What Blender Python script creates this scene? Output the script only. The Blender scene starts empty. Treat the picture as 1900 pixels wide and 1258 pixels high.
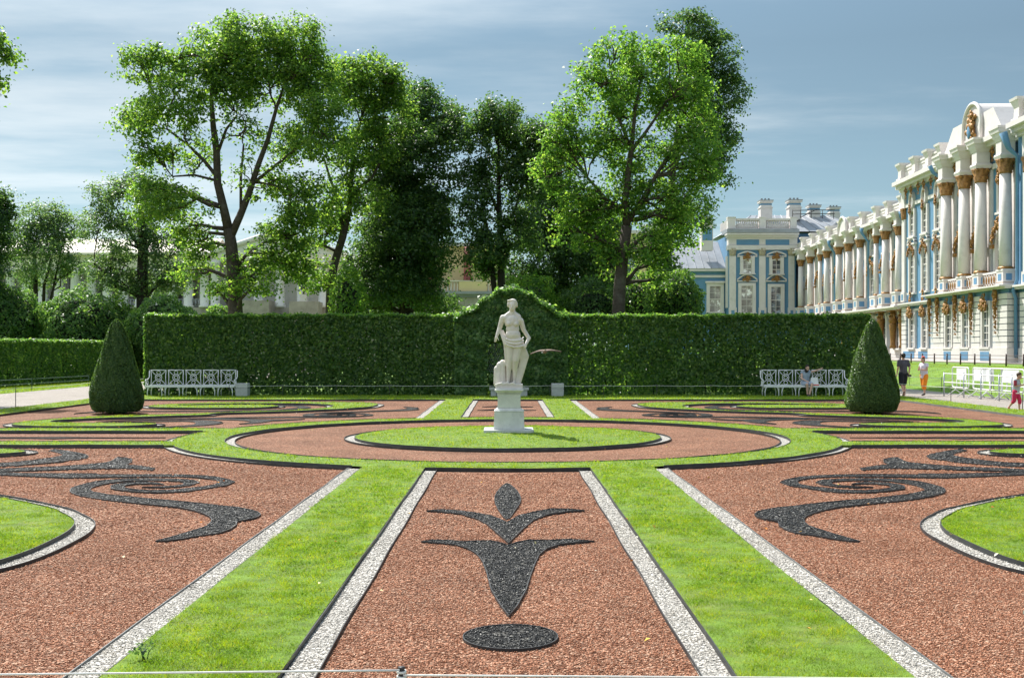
import bpy, bmesh, math, random
import numpy as np
from mathutils import Vector, Matrix

random.seed(7)
RNG = np.random.default_rng(11)
F, AX, HY, H = 2150.0, 942.0, 650.0, 1.9      # focal length (px of a 1900 px frame), axis column, horizon row, eye height
QC = 25.07                                     # depth of the parterre's centre
sc = bpy.context.scene
COL = sc.collection
D2 = bpy.data

def W(px, py, d):
    return np.array([(px - AX) * d / F, d, H - (py - HY) * d / F])

def G(px, py, z=0.0):
    d = (H - z) * F / (py - HY)
    return ((px - AX) * d / F, d)

# ------------------------------------------------------------------ objects
def link(o, parent=None):
    COL.objects.link(o)
    if parent is not None:
        o.parent = parent
    return o

def wl(o):
    v = Vector((0, 0, 0))
    while o is not None:
        v += o.location
        o = o.parent
    return v

def thing(name, label, cat, loc=(0, 0, 0), rz=0.0, group=None):
    o = D2.objects.new(name, None)
    o.empty_display_size = 0.3
    link(o)
    o.location = loc
    o.rotation_euler = (0, 0, rz)
    return tag(o, label, cat, group)

def tag(o, label=None, cat=None, group=None, kind=None):
    if label: o['label'] = label
    if cat: o['category'] = cat
    if group: o['group'] = group
    if kind: o['kind'] = kind
    return o

def copy_tree(o, parent=None):
    c = o.copy()
    link(c, parent)
    if parent is not None:
        c.parent = parent
        c.matrix_parent_inverse = o.matrix_parent_inverse.copy()
    for ch in list(o.children):
        copy_tree(ch, c)
    return c

def setmesh(me, V, nper, smooth):
    """vertices V (n,3); faces of nper consecutive vertices each"""
    n = len(V); nf = n // nper
    me.vertices.add(n); me.vertices.foreach_set('co', np.ascontiguousarray(V, dtype=np.float32).ravel())
    me.loops.add(n); me.loops.foreach_set('vertex_index', np.arange(n, dtype=np.int32))
    me.polygons.add(nf)
    me.polygons.foreach_set('loop_start', np.arange(0, n, nper, dtype=np.int32))
    me.polygons.foreach_set('loop_total', np.full(nf, nper, dtype=np.int32))
    me.update(calc_edges=True)

def raw_obj(name, V, nper, mat, parent=None):
    V = np.asarray(V, dtype=np.float64)
    if parent is not None:
        V = V - np.array(wl(parent))
    me = D2.meshes.new(name)
    setmesh(me, V, nper, False)
    me.materials.append(mat)
    o = D2.objects.new(name, me)
    return link(o, parent)

# ------------------------------------------------------------------ mesh builder
_bm = bmesh.new(); bmesh.ops.create_icosphere(_bm, subdivisions=2, radius=1.0)
ICO_V = np.array([v.co[:] for v in _bm.verts]); ICO_F = [tuple(v.index for v in f.verts) for f in _bm.faces]; _bm.free()
_bm = bmesh.new(); bmesh.ops.create_icosphere(_bm, subdivisions=1, radius=1.0)
ICO1_V = np.array([v.co[:] for v in _bm.verts]); ICO1_F = [tuple(v.index for v in f.verts) for f in _bm.faces]; _bm.free()

class MB:
    def __init__(self):
        self.v = []; self.f = []; self.m = []; self.s = []
        self.slot = 0; self.sm = False
    def add(self, vs, fs, smooth=None):
        o = len(self.v)
        self.v.extend([tuple(map(float, p)) for p in vs])
        sm = self.sm if smooth is None else smooth
        for f in fs:
            self.f.append(tuple(o + i for i in f)); self.m.append(self.slot); self.s.append(sm)
    def box(self, x0, x1, y0, y1, z0, z1):
        x0, x1 = min(x0, x1), max(x0, x1); y0, y1 = min(y0, y1), max(y0, y1); z0, z1 = min(z0, z1), max(z0, z1)
        self.add([(x0,y0,z0),(x1,y0,z0),(x1,y1,z0),(x0,y1,z0),(x0,y0,z1),(x1,y0,z1),(x1,y1,z1),(x0,y1,z1)],
                 [(0,3,2,1),(4,5,6,7),(0,1,5,4),(1,2,6,5),(2,3,7,6),(3,0,4,7)], False)
    def frustum(self, cx, cy, z0, z1, a0, b0, a1, b1):
        self.add([(cx-a0,cy-b0,z0),(cx+a0,cy-b0,z0),(cx+a0,cy+b0,z0),(cx-a0,cy+b0,z0),
                  (cx-a1,cy-b1,z1),(cx+a1,cy-b1,z1),(cx+a1,cy+b1,z1),(cx-a1,cy+b1,z1)],
                 [(0,3,2,1),(4,5,6,7),(0,1,5,4),(1,2,6,5),(2,3,7,6),(3,0,4,7)], False)
    def tube(self, pts, r, n=6, closed=False, caps=True):
        P = [Vector(p) for p in pts]; k = len(P)
        R = r if hasattr(r, '__len__') else [r] * k
        rings = []; prev = None
        for i in range(k):
            if closed: t = P[(i+1) % k] - P[i-1]
            else: t = P[min(i+1, k-1)] - P[max(i-1, 0)]
            if t.length < 1e-9: t = Vector((0, 0, 1))
            t.normalize()
            if prev is None:
                a = Vector((0, 0, 1)) if abs(t.z) < 0.9 else Vector((1, 0, 0))
                u = t.cross(a).normalized()
            else:
                u = (prev - t * prev.dot(t))
                u = u.normalized() if u.length > 1e-6 else t.orthogonal().normalized()
            prev = u; w = t.cross(u)
            rings.append([P[i] + (u * math.cos(2*math.pi*j/n) + w * math.sin(2*math.pi*j/n)) * R[i] for j in range(n)])
        vs = [p for rg in rings for p in rg]; fs = []
        for i in range(k if closed else k - 1):
            a = i * n; b = ((i + 1) % k) * n
            for j in range(n):
                j2 = (j + 1) % n
                fs.append((a + j, a + j2, b + j2, b + j))
        if not closed and caps:
            fs.append(tuple(range(n - 1, -1, -1))); fs.append(tuple((k - 1) * n + j for j in range(n)))
        self.add(vs, fs, True)
    def lathe(self, prof, c=(0, 0, 0), n=20, smooth=True, mod=None):
        vs = []; fs = []
        for i, (r, z) in enumerate(prof):
            for j in range(n):
                a = 2 * math.pi * j / n
                rr = r * (mod(a, i / (len(prof) - 1)) if mod else 1.0)
                vs.append((c[0] + rr * math.cos(a), c[1] + rr * math.sin(a), c[2] + z))
        for i in range(len(prof) - 1):
            for j in range(n):
                j2 = (j + 1) % n
                fs.append((i*n + j, i*n + j2, (i+1)*n + j2, (i+1)*n + j))
        fs.append(tuple(range(n - 1, -1, -1))); k = (len(prof) - 1) * n
        fs.append(tuple(k + j for j in range(n)))
        self.add(vs, fs, smooth)
    def prism(self, poly, fn0, fn1):
        """poly: list of 2-D points; fn0/fn1 map them to the two 3-D faces"""
        n = len(poly)
        A = [fn0(p) for p in poly]; B = [fn1(p) for p in poly]
        fs = [tuple(range(n - 1, -1, -1)), tuple(n + i for i in range(n))]
        fs += [(i, (i+1) % n, n + (i+1) % n, n + i) for i in range(n)]
        self.add(A + B, fs, False)
    def ball(self, c, r, fine=False, rot=None):
        V, Fc = (ICO_V, ICO_F) if fine else (ICO1_V, ICO1_F)
        r = np.array(r if hasattr(r, '__len__') else (r, r, r))
        v = V * r
        if rot is not None: v = v @ np.array(rot).T
        self.add(v + np.array(c), Fc, True)
    def capsule(self, p0, p1, r0, r1, n=12):
        p0 = Vector(p0); p1 = Vector(p1); t = p1 - p0
        if t.length < 1e-6: t = Vector((0, 0, 1e-3)); p1 = p0 + t
        t.normalize(); pts = []; rad = []
        for a in (-85, -60, -30, 0):
            pts.append(p0 + t * (r0 * math.sin(math.radians(a)))); rad.append(r0 * math.cos(math.radians(a)))
        for a in (0, 30, 60, 85):
            pts.append(p1 + t * (r1 * math.sin(math.radians(a)))); rad.append(r1 * math.cos(math.radians(a)))
        self.tube(pts, rad, n)
    def mesh(self, name, mats):
        me = D2.meshes.new(name)
        me.from_pydata(self.v, [], self.f)
        for m in (mats if isinstance(mats, (list, tuple)) else [mats]): me.materials.append(m)
        me.polygons.foreach_set('material_index', self.m)
        me.polygons.foreach_set('use_smooth', self.s)
        me.update()
        return me
    def build(self, name, mats, parent=None, local=False):
        if parent is not None and not local:
            o = wl(parent); self.v = [(x - o.x, y - o.y, z - o.z) for x, y, z in self.v]
        ob = D2.objects.new(name, self.mesh(name, mats))
        return link(ob, parent)

def remeshed(mb, name, vox, it=4, fac=0.5):
    """one continuous skin round overlapping closed shapes"""
    me = mb.mesh('tmp', [])
    o = D2.objects.new('tmp', me); COL.objects.link(o)
    r = o.modifiers.new('r', 'REMESH'); r.mode = 'VOXEL'; r.voxel_size = vox; r.use_smooth_shade = True
    s = o.modifiers.new('s', 'SMOOTH'); s.iterations = it; s.factor = fac
    dg = bpy.context.evaluated_depsgraph_get(); dg.update()
    out = D2.meshes.new_from_object(o.evaluated_get(dg))
    D2.objects.remove(o); D2.meshes.remove(me)
    out.name = name
    out.polygons.foreach_set('use_smooth', [True] * len(out.polygons))
    return out

def skin_part(mb, name, vox, mat, parent, it=4):
    me = remeshed(mb, name, vox, it); me.materials.clear(); me.materials.append(mat)
    return link(D2.objects.new(name, me), parent)

def inst(me, name, parent, loc, rz=0.0, scale=(1, 1, 1)):
    o = D2.objects.new(name, me); link(o, parent)
    o.location = loc; o.rotation_euler = (0, 0, rz); o.scale = scale
    return o

# ------------------------------------------------------------------ materials
MATS = {}
def nodes(name):
    m = D2.materials.new(name); m.use_nodes = True
    nt = m.node_tree; nt.nodes.clear()
    out = nt.nodes.new('ShaderNodeOutputMaterial')
    MATS[name] = m
    return m, nt, out

def nd(nt, typ, **kw):
    n = nt.nodes.new(typ)
    for k, v in kw.items():
        if k.startswith('i_'):
            n.inputs[k[2:].replace('_', ' ')].default_value = v
        else: setattr(n, k, v)
    return n

def ramp(nt, stops, inp):
    r = nt.nodes.new('ShaderNodeValToRGB'); e = r.color_ramp.elements
    while len(e) > 1: e.remove(e[-1])
    e[0].position = stops[0][0]; e[0].color = (*stops[0][1], 1)
    for p, c in stops[1:]:
        x = e.new(p); x.color = (*c, 1)
    nt.links.new(inp, r.inputs[0]); return r.outputs[0]

def noise(nt, co, scale, detail=4, rough=0.55):
    n = nd(nt, 'ShaderNodeTexNoise'); n.inputs['Scale'].default_value = scale
    n.inputs['Detail'].default_value = detail; n.inputs['Roughness'].default_value = rough
    if co is not None: nt.links.new(co, n.inputs['Vector'])
    return n.outputs['Fac']

def mixc(nt, a, b, f, mode='MIX'):
    m = nd(nt, 'ShaderNodeMix', data_type='RGBA', blend_type=mode)
    for s, v in ((6, a), (7, b)):
        if hasattr(v, 'links') or hasattr(v, 'is_output'): nt.links.new(v, m.inputs[s])
        else: m.inputs[s].default_value = (*v, 1)
    if isinstance(f, (int, float)): m.inputs[0].default_value = f
    else: nt.links.new(f, m.inputs[0])
    return m.outputs[2]

def plain(name, c, rough=0.6, var=0.12, scale=3.0, metallic=0.0, bump=0.0, bscale=20.0, dirt=None, spec=0.4):
    m, nt, out = nodes(name)
    co = nd(nt, 'ShaderNodeNewGeometry').outputs['Position']
    p = nd(nt, 'ShaderNodeBsdfPrincipled'); p.inputs['Roughness'].default_value = rough; p.inputs['Metallic'].default_value = metallic
    p.inputs['Specular IOR Level'].default_value = spec
    f = noise(nt, co, scale, 5, 0.6)
    lo = tuple(x * (1 - var) for x in c); hi = tuple(min(1, x * (1 + var)) for x in c)
    colr = ramp(nt, [(0.3, lo), (0.7, hi)], f)
    if dirt:
        f2 = noise(nt, co, dirt[1], 6, 0.65)
        fr = nd(nt, 'ShaderNodeMapRange'); fr.inputs[1].default_value = 0.52; fr.inputs[2].default_value = 0.78; fr.inputs[4].default_value = dirt[2]
        nt.links.new(f2, fr.inputs[0]); colr = mixc(nt, colr, dirt[0], fr.outputs[0])
    nt.links.new(colr, p.inputs['Base Color'])
    if bump:
        b = nd(nt, 'ShaderNodeBump'); b.inputs['Strength'].default_value = bump; b.inputs['Distance'].default_value = 0.02
        nt.links.new(noise(nt, co, bscale, 5), b.inputs['Height']); nt.links.new(b.outputs[0], p.inputs['Normal'])
    nt.links.new(p.outputs[0], out.inputs[0])
    return m

def gravel(name, stops, scale, bump=1.0, big=(0.8, 1.15), rough=0.8, dist=0.015):
    m, nt, out = nodes(name)
    co = nd(nt, 'ShaderNodeNewGeometry').outputs['Position']
    v = nd(nt, 'ShaderNodeTexVoronoi'); v.inputs['Scale'].default_value = scale; v.inputs['Randomness'].default_value = 1.0
    nt.links.new(co, v.inputs['Vector'])
    sep = nd(nt, 'ShaderNodeSeparateColor'); nt.links.new(v.outputs['Color'], sep.inputs[0])
    c = ramp(nt, stops, sep.outputs[0])
    dk = nd(nt, 'ShaderNodeMapRange'); dk.inputs[1].default_value = 0.25; dk.inputs[2].default_value = 0.65; dk.inputs[3].default_value = 1.0; dk.inputs[4].default_value = 0.35  # shade in the gaps between stones, painted into the colour
    nt.links.new(v.outputs['Distance'], dk.inputs[0])
    cc = nd(nt, 'ShaderNodeCombineColor')
    for i in range(3): nt.links.new(dk.outputs[0], cc.inputs[i])
    c = mixc(nt, c, cc.outputs[0], 1.0, 'MULTIPLY')
    bf = noise(nt, co, 0.9, 5, 0.6)
    bc = ramp(nt, [(0.3, (big[0],)*3), (0.7, (big[1],)*3)], bf)
    c = mixc(nt, c, bc, 1.0, 'MULTIPLY')
    p = nd(nt, 'ShaderNodeBsdfPrincipled'); p.inputs['Roughness'].default_value = rough; p.inputs['Specular IOR Level'].default_value = 0.12
    nt.links.new(c, p.inputs['Base Color'])
    b = nd(nt, 'ShaderNodeBump'); b.invert = True; b.inputs['Strength'].default_value = bump; b.inputs['Distance'].default_value = dist
    nt.links.new(v.outputs['Distance'], b.inputs['Height'])
    b2 = nd(nt, 'ShaderNodeBump'); b2.inputs['Strength'].default_value = bump; b2.inputs['Distance'].default_value = dist
    nt.links.new(sep.outputs[1], b2.inputs['Height']); nt.links.new(b.outputs[0], b2.inputs['Normal'])
    nt.links.new(b2.outputs[0], p.inputs['Normal'])
    nt.links.new(p.outputs[0], out.inputs[0])
    return m

def leafy(name, stops, trans=0.45, tmul=(1.85, 1.9, 0.8), rough=0.42, spec=0.42, big=None):
    """leaf: reflecting face plus light shining through it; hue varies leaf by leaf"""
    m, nt, out = nodes(name)
    g = nd(nt, 'ShaderNodeNewGeometry')
    c = ramp(nt, stops, g.outputs['Random Per Island'])
    if big:
        bf = noise(nt, g.outputs['Position'], big[0], 3, 0.5)
        c = mixc(nt, c, ramp(nt, [(0.35, big[1]), (0.65, big[2])], bf), 1.0, 'MULTIPLY')
    p = nd(nt, 'ShaderNodeBsdfPrincipled'); p.inputs['Roughness'].default_value = rough; p.inputs['Specular IOR Level'].default_value = spec
    nt.links.new(c, p.inputs['Base Color'])
    t = nd(nt, 'ShaderNodeBsdfTranslucent')
    nt.links.new(mixc(nt, c, tmul, 1.0, 'MULTIPLY'), t.inputs[0])
    mx = nd(nt, 'ShaderNodeMixShader'); mx.inputs[0].default_value = trans
    nt.links.new(p.outputs[0], mx.inputs[1]); nt.links.new(t.outputs[0], mx.inputs[2])
    nt.links.new(mx.outputs[0], out.inputs[0])
    return m

def islandy(name, stops, rough=0.8, spec=0.12, big=None):
    m, nt, out = nodes(name)
    g = nd(nt, 'ShaderNodeNewGeometry')
    c = ramp(nt, stops, g.outputs['Random Per Island'])
    if big:
        f = noise(nt, g.outputs['Position'], big[0], 6, 0.62)
        c = mixc(nt, c, ramp(nt, [(0.32, big[1]), (0.5, (1, 1, 1)), (0.68, big[2])], f), 1.0, 'MULTIPLY')
    p = nd(nt, 'ShaderNodeBsdfPrincipled'); p.inputs['Roughness'].default_value = rough; p.inputs['Specular IOR Level'].default_value = spec
    nt.links.new(c, p.inputs['Base Color']); nt.links.new(p.outputs[0], out.inputs[0])
    return m

RED = [(0.0, (0.18, 0.068, 0.034)), (0.35, (0.38, 0.162, 0.09)), (0.7, (0.52, 0.25, 0.15)), (1.0, (0.70, 0.45, 0.31))]
WHT = [(0.0, (0.36, 0.335, 0.295)), (0.3, (0.60, 0.56, 0.50)), (1.0, (0.80, 0.755, 0.69))]
BLK = [(0.0, (0.008, 0.008, 0.009)), (0.6, (0.022, 0.022, 0.022)), (0.85, (0.06, 0.057, 0.052)), (0.95, (0.17, 0.16, 0.14)), (1.0, (0.33, 0.31, 0.27))]  # the palest stops paint glints onto the black stones
GRS = [(0.0, (0.14, 0.235, 0.012)), (0.5, (0.235, 0.355, 0.018)), (0.85, (0.33, 0.44, 0.03)), (1.0, (0.45, 0.41, 0.10))]
gravel('red_gravel', RED, 52, 1.0, (0.72, 1.16))
gravel('white_gravel', WHT, 40, 1.0, (0.88, 1.08))
gravel('black_gravel', BLK, 38, 1.0, (0.85, 1.2), 0.7)
gravel('sandy_gravel', [(0, (0.42, 0.36, 0.31)), (1, (0.60, 0.54, 0.48))], 70, 0.35, (0.88, 1.1))
islandy('red_chips', RED, big=(0.75, (0.70, 0.66, 0.64), (1.15, 1.16, 1.18))); islandy('white_chips', WHT, big=(1.3, (0.78, 0.75, 0.70), (1.08, 1.08, 1.08))); islandy('black_chips', BLK, 0.45, 0.4)
leafy('grass_blades', GRS, 0.5, (1.35, 1.3, 0.6), 0.5, 0.12, (3.6, (0.62, 0.74, 0.60), (1.35, 1.2, 1.0)))
leafy('clover', [(0.0, (0.11, 0.24, 0.022)), (0.6, (0.18, 0.33, 0.03)), (1.0, (0.27, 0.42, 0.05))], 0.45, (1.5, 1.4, 0.5), 0.6, 0.1)
plain('turf', (0.12, 0.205, 0.014), 0.9, 0.4, 7.0, bump=0.8, bscale=90, dirt=((0.22, 0.20, 0.07), 1.7, 0.6))
plain('far_lawn', (0.125, 0.22, 0.022), 0.9, 0.3, 0.8, bump=0.8, bscale=40, dirt=((0.17, 0.20, 0.04), 0.5, 0.6))
plain('edging_plastic', (0.03, 0.032, 0.033), 0.5, 0.3, 4.0, dirt=((0.12, 0.12, 0.11), 5.0, 0.5))
plain('lit_edging', (0.16, 0.165, 0.16), 0.5, 0.3, 4.0, dirt=((0.06, 0.06, 0.06), 5.0, 0.6))  # paler copy of the black edging: its sunlit look painted as lighter grey
plain('marble', (0.66, 0.605, 0.55), 0.55, 0.10, 5.0, bump=0.15, bscale=60, dirt=((0.42, 0.38, 0.32), 3.5, 0.55))
plain('pedestal_marble', (0.62, 0.62, 0.60), 0.5, 0.12, 4.0, bump=0.15, bscale=50, dirt=((0.36, 0.37, 0.36), 6.0, 0.7))
plain('white_plaster', (0.66, 0.615, 0.59), 0.75, 0.05, 0.7, bump=0.15, bscale=8, dirt=((0.47, 0.43, 0.40), 1.6, 0.6))
plain('blue_plaster', (0.115, 0.25, 0.40), 0.75, 0.08, 0.8, bump=0.1, bscale=8, dirt=((0.17, 0.30, 0.42), 1.1, 0.4))
plain('gold_paint', (0.30, 0.15, 0.042), 0.45, 0.45, 7.0, metallic=0.25, bump=0.5, bscale=9)
plain('dull_gold', (0.36, 0.31, 0.20), 0.6, 0.3, 5.0)
plain('roof_metal', (0.30, 0.315, 0.34), 0.5, 0.10, 1.5, metallic=0.1, dirt=((0.21, 0.22, 0.24), 0.6, 0.5))
plain('white_metal', (0.80, 0.80, 0.79), 0.4, 0.05, 6.0)
plain('grey_metal', (0.42, 0.44, 0.48), 0.4, 0.1, 6.0, metallic=0.4)
plain('dark_metal', (0.05, 0.045, 0.045), 0.5, 0.2, 6.0)
plain('brown_metal', (0.07, 0.04, 0.035), 0.5, 0.2, 6.0)
plain('green_metal', (0.05, 0.10, 0.06), 0.5, 0.2, 6.0)
plain('rope', (0.68, 0.67, 0.63), 0.7, 0.1, 30.0)
plain('concrete', (0.50, 0.50, 0.49), 0.85, 0.10, 8.0, bump=0.2, bscale=60, dirt=((0.36, 0.36, 0.35), 5, 0.5))
plain('cream_plaster', (0.76, 0.70, 0.58), 0.8, 0.05, 0.6, dirt=((0.58, 0.53, 0.44), 0.7, 0.4))
plain('pale_plaster', (0.72, 0.71, 0.67), 0.8, 0.05, 0.6, dirt=((0.55, 0.54, 0.51), 0.7, 0.5))
plain('yellow_plaster', (0.72, 0.58, 0.30), 0.8, 0.06, 0.6, dirt=((0.60, 0.50, 0.30), 0.7, 0.4))
plain('rough_stone', (0.36, 0.33, 0.28), 0.9, 0.25, 1.2, bump=0.7, bscale=5)
plain('red_stone', (0.42, 0.13, 0.12), 0.7, 0.15, 2.0)
plain('cream_roof', (0.62, 0.55, 0.46), 0.7, 0.08, 0.8)
plain('bark', (0.065, 0.05, 0.038), 0.9, 0.35, 7.0, bump=1.0, bscale=22, dirt=((0.15, 0.14, 0.115), 2.0, 0.75))
plain('dark_bark', (0.035, 0.028, 0.022), 0.9, 0.35, 7.0, bump=1.0, bscale=22)
plain('stem_and_light_block', (0.012, 0.018, 0.008), 1.0, 0.4, 5.0)  # dark tone for the added light-blocking cores and for the stems
plain('skin', (0.52, 0.30, 0.21), 0.5, 0.06, 14.0)
plain('pale_skin', (0.58, 0.36, 0.27), 0.5, 0.06, 14.0)
plain('dark_hair', (0.02, 0.014, 0.011), 0.5, 0.3, 30.0)
plain('brown_hair', (0.07, 0.038, 0.02), 0.5, 0.3, 30.0)
plain('charcoal_cloth', (0.075, 0.068, 0.082), 0.9, 0.12, 9.0)
plain('black_cloth', (0.012, 0.012, 0.018), 0.9, 0.2, 9.0)
plain('lilac_cloth', (0.66, 0.60, 0.68), 0.9, 0.06, 9.0)
plain('orange_cloth', (0.80, 0.24, 0.02), 0.9, 0.1, 9.0)
plain('red_cloth', (0.72, 0.08, 0.05), 0.8, 0.1, 9.0)
plain('wine_cloth', (0.30, 0.04, 0.06), 0.9, 0.1, 9.0)
plain('crimson_cloth', (0.58, 0.03, 0.10), 0.9, 0.1, 9.0)
plain('grey_cloth', (0.42, 0.43, 0.47), 0.9, 0.08, 9.0)
plain('blue_grey_cloth', (0.30, 0.36, 0.44), 0.9, 0.1, 9.0)
plain('pink_shoe', (0.60, 0.10, 0.12), 0.6, 0.1, 9.0)
plain('dark_shoe', (0.04, 0.03, 0.028), 0.6, 0.2, 9.0)
plain('paper', (0.80, 0.80, 0.79), 0.7, 0.03, 9.0)
plain('gull_white', (0.72, 0.70, 0.66), 0.7, 0.08, 12.0)
plain('gull_brown', (0.17, 0.115, 0.085), 0.8, 0.35, 22.0, dirt=((0.42, 0.38, 0.34), 12.0, 0.7))

def glassm(name, c=(0.10, 0.12, 0.14)):
    m, nt, out = nodes(name)
    co = nd(nt, 'ShaderNodeNewGeometry').outputs['Position']
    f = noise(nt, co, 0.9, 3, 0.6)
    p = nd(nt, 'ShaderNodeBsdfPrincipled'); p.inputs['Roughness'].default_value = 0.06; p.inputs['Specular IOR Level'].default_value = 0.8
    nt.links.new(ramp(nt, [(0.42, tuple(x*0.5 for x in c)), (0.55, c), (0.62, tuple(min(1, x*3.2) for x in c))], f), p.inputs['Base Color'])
    b = nd(nt, 'ShaderNodeBump'); b.inputs['Strength'].default_value = 0.12; b.inputs['Distance'].default_value = 0.05
    nt.links.new(noise(nt, co, 1.6, 2), b.inputs['Height']); nt.links.new(b.outputs[0], p.inputs['Normal'])
    nt.links.new(p.outputs[0], out.inputs[0])
    return m
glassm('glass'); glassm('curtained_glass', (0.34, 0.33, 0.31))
M = MATS
def leafset(name, a, b, c, **kw):
    return leafy(name, [(0.0, a), (0.55, b), (1.0, c)], **kw)
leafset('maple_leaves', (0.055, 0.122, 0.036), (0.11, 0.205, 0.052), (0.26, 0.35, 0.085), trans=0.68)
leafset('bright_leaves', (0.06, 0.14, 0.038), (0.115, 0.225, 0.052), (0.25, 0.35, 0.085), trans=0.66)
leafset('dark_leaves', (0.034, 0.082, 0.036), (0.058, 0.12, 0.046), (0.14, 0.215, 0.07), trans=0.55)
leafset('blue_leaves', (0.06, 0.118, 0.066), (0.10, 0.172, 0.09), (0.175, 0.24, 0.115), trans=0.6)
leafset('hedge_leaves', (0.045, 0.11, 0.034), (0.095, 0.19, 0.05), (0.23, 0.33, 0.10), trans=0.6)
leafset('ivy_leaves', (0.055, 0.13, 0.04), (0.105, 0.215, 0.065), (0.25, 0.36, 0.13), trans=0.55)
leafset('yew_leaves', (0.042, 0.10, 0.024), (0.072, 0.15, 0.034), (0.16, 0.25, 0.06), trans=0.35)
# ================================================================== ground & parterre
def sheet(name, x0, x1, y0, y1, z, mat, kind='structure'):
    mb = MB(); mb.add([(x0,y0,z),(x1,y0,z),(x1,y1,z),(x0,y1,z)], [(0,1,2,3)])
    return tag(mb.build(name, mat), kind=kind)

sheet('ground', -900, 900, -300, 1500, -0.06, M['far_lawn'])
sheet('gravel_bed', -14.7, 14.7, QC-19.1, QC+18.5, 0.0, M['red_gravel'])
# gravel walks on both sides of the garden
mb = MB()
mb.add([(15.9,-12,-0.02),(19.9,-12,-0.02),(19.9,120,-0.02),(15.9,120,-0.02)], [(0,1,2,3)])
mb.add([(-22.3,-12,-0.02),(-16.0,-12,-0.02),(-16.0,120,-0.02),(-22.3,120,-0.02)], [(0,1,2,3)])
mb.add([(-15.95,-12,-0.02),(15.85,-12,-0.02),(15.85,QC-20.4,-0.02),(-15.95,QC-20.4,-0.02)], [(0,1,2,3)])
tag(mb.build('path', M['sandy_gravel']), kind='structure')

Q = lambda q: QC + q
def ccw(p):
    a = sum(p[i][0]*p[(i+1)%len(p)][1] - p[(i+1)%len(p)][0]*p[i][1] for i in range(len(p)))
    return p if a > 0 else p[::-1]
def spline(pts, per=5):
    """closed Catmull-Rom through the points"""
    n = len(pts); out = []
    for i in range(n):
        p0, p1, p2, p3 = (np.array(pts[(i+k-1) % n], float) for k in range(4))
        for j in range(per):
            t = j / per
            out.append(tuple(0.5*((2*p1)+(p2-p0)*t+(2*p0-5*p1+4*p2-p3)*t*t+(3*p1-p0-3*p2+p3)*t**3)))
    return out
def offset(poly, d, clean=True):
    """move a closed CCW outline inwards by d"""
    P = np.array(poly, float); n = len(P)
    t = np.roll(P, -1, 0) - np.roll(P, 1, 0); t /= np.maximum(np.linalg.norm(t, axis=1, keepdims=True), 1e-9)
    nrm = np.stack([-t[:,1], t[:,0]], 1)
    O = P + nrm * d
    if clean:
        dist = np.min(np.linalg.norm(O[:,None,:] - P[None,:,:], axis=2), axis=1)
        O = O[dist > abs(d) * 0.93]
    return [tuple(p) for p in O]
def inside(poly, X, Y):
    P = np.array(poly); c = np.zeros(len(X), bool); n = len(P); j = n - 1
    for i in range(n):
        xi, yi = P[i]; xj, yj = P[j]
        k = ((yi > Y) != (yj > Y))
        with np.errstate(divide='ignore', invalid='ignore'):
            c ^= k & (X < (xj - xi) * (Y - yi) / (yj - yi + 1e-12) + xi)
        j = i
    return c
def edging(mb, line, z0, z1, th=0.007, closed=True):
    """thin upright strip along a line, leaning a little here and there"""
    P = np.array(line, float); n = len(P)
    if closed: t = np.roll(P, -1, 0) - np.roll(P, 1, 0)
    else:
        t = np.gradient(P, axis=0)
    t /= np.maximum(np.linalg.norm(t, axis=1, keepdims=True), 1e-9)
    nr = np.stack([-t[:,1], t[:,0]], 1) * th * 0.5
    a = P + nr; b = P - nr
    vs = []
    for i in range(n):
        zz = z1 + 0.003 * math.sin(P[i,0]*3.1 + P[i,1]*2.3)
        vs += [(a[i,0],a[i,1],z0),(b[i,0],b[i,1],z0),(b[i,0],b[i,1],zz),(a[i,0],a[i,1],zz)]
    fs = []
    for i in range(n if closed else n - 1):
        p = 4*i; q = 4*((i+1) % n)
        for k in range(4): fs.append((p+k, p+(k+1)%4, q+(k+1)%4, q+k))
    if not closed: fs += [(0,1,2,3), (4*n-4, 4*n-3, 4*n-2, 4*n-1)]
    mb.add(vs, fs, False)
def flat(mb, poly, z):
    mb.add([(x, y, z) for x, y in ccw(list(poly))], [tuple(range(len(poly)))], False)
def slab(mb, poly, z0, z1):
    mb.prism(ccw(list(poly)), lambda p: (p[0], p[1], z0), lambda p: (p[0], p[1], z1))
def arc(R, a0, a1, n):
    return [(R*math.cos(a0+(a1-a0)*i/n), Q(R*math.sin(a0+(a1-a0)*i/n))) for i in range(n+1)]
def seg(p, q, step=0.35):
    n = max(1, int(math.dist(p, q) / step))
    return [(p[0]+(q[0]-p[0])*i/n, p[1]+(q[1]-p[1])*i/n) for i in range(n+1)]

turf = MB(); white = MB(); edge = MB(); steel = MB()  # steel gathers the edging painted in its sunlit grey
ZG, ZW, ZE = 0.050, 0.012, 0.036
LAWNS = []         # outlines on which blades grow: (poly or fn, area bounds)
def rect_lawn(x0, x1, y0, y1):
    slab(turf, [(x0,y0),(x1,y0),(x1,y1),(x0,y1)], -0.01, ZG)
    LAWNS.append(([(x0,y0),(x1,y0),(x1,y1),(x0,y1)]))
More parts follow.
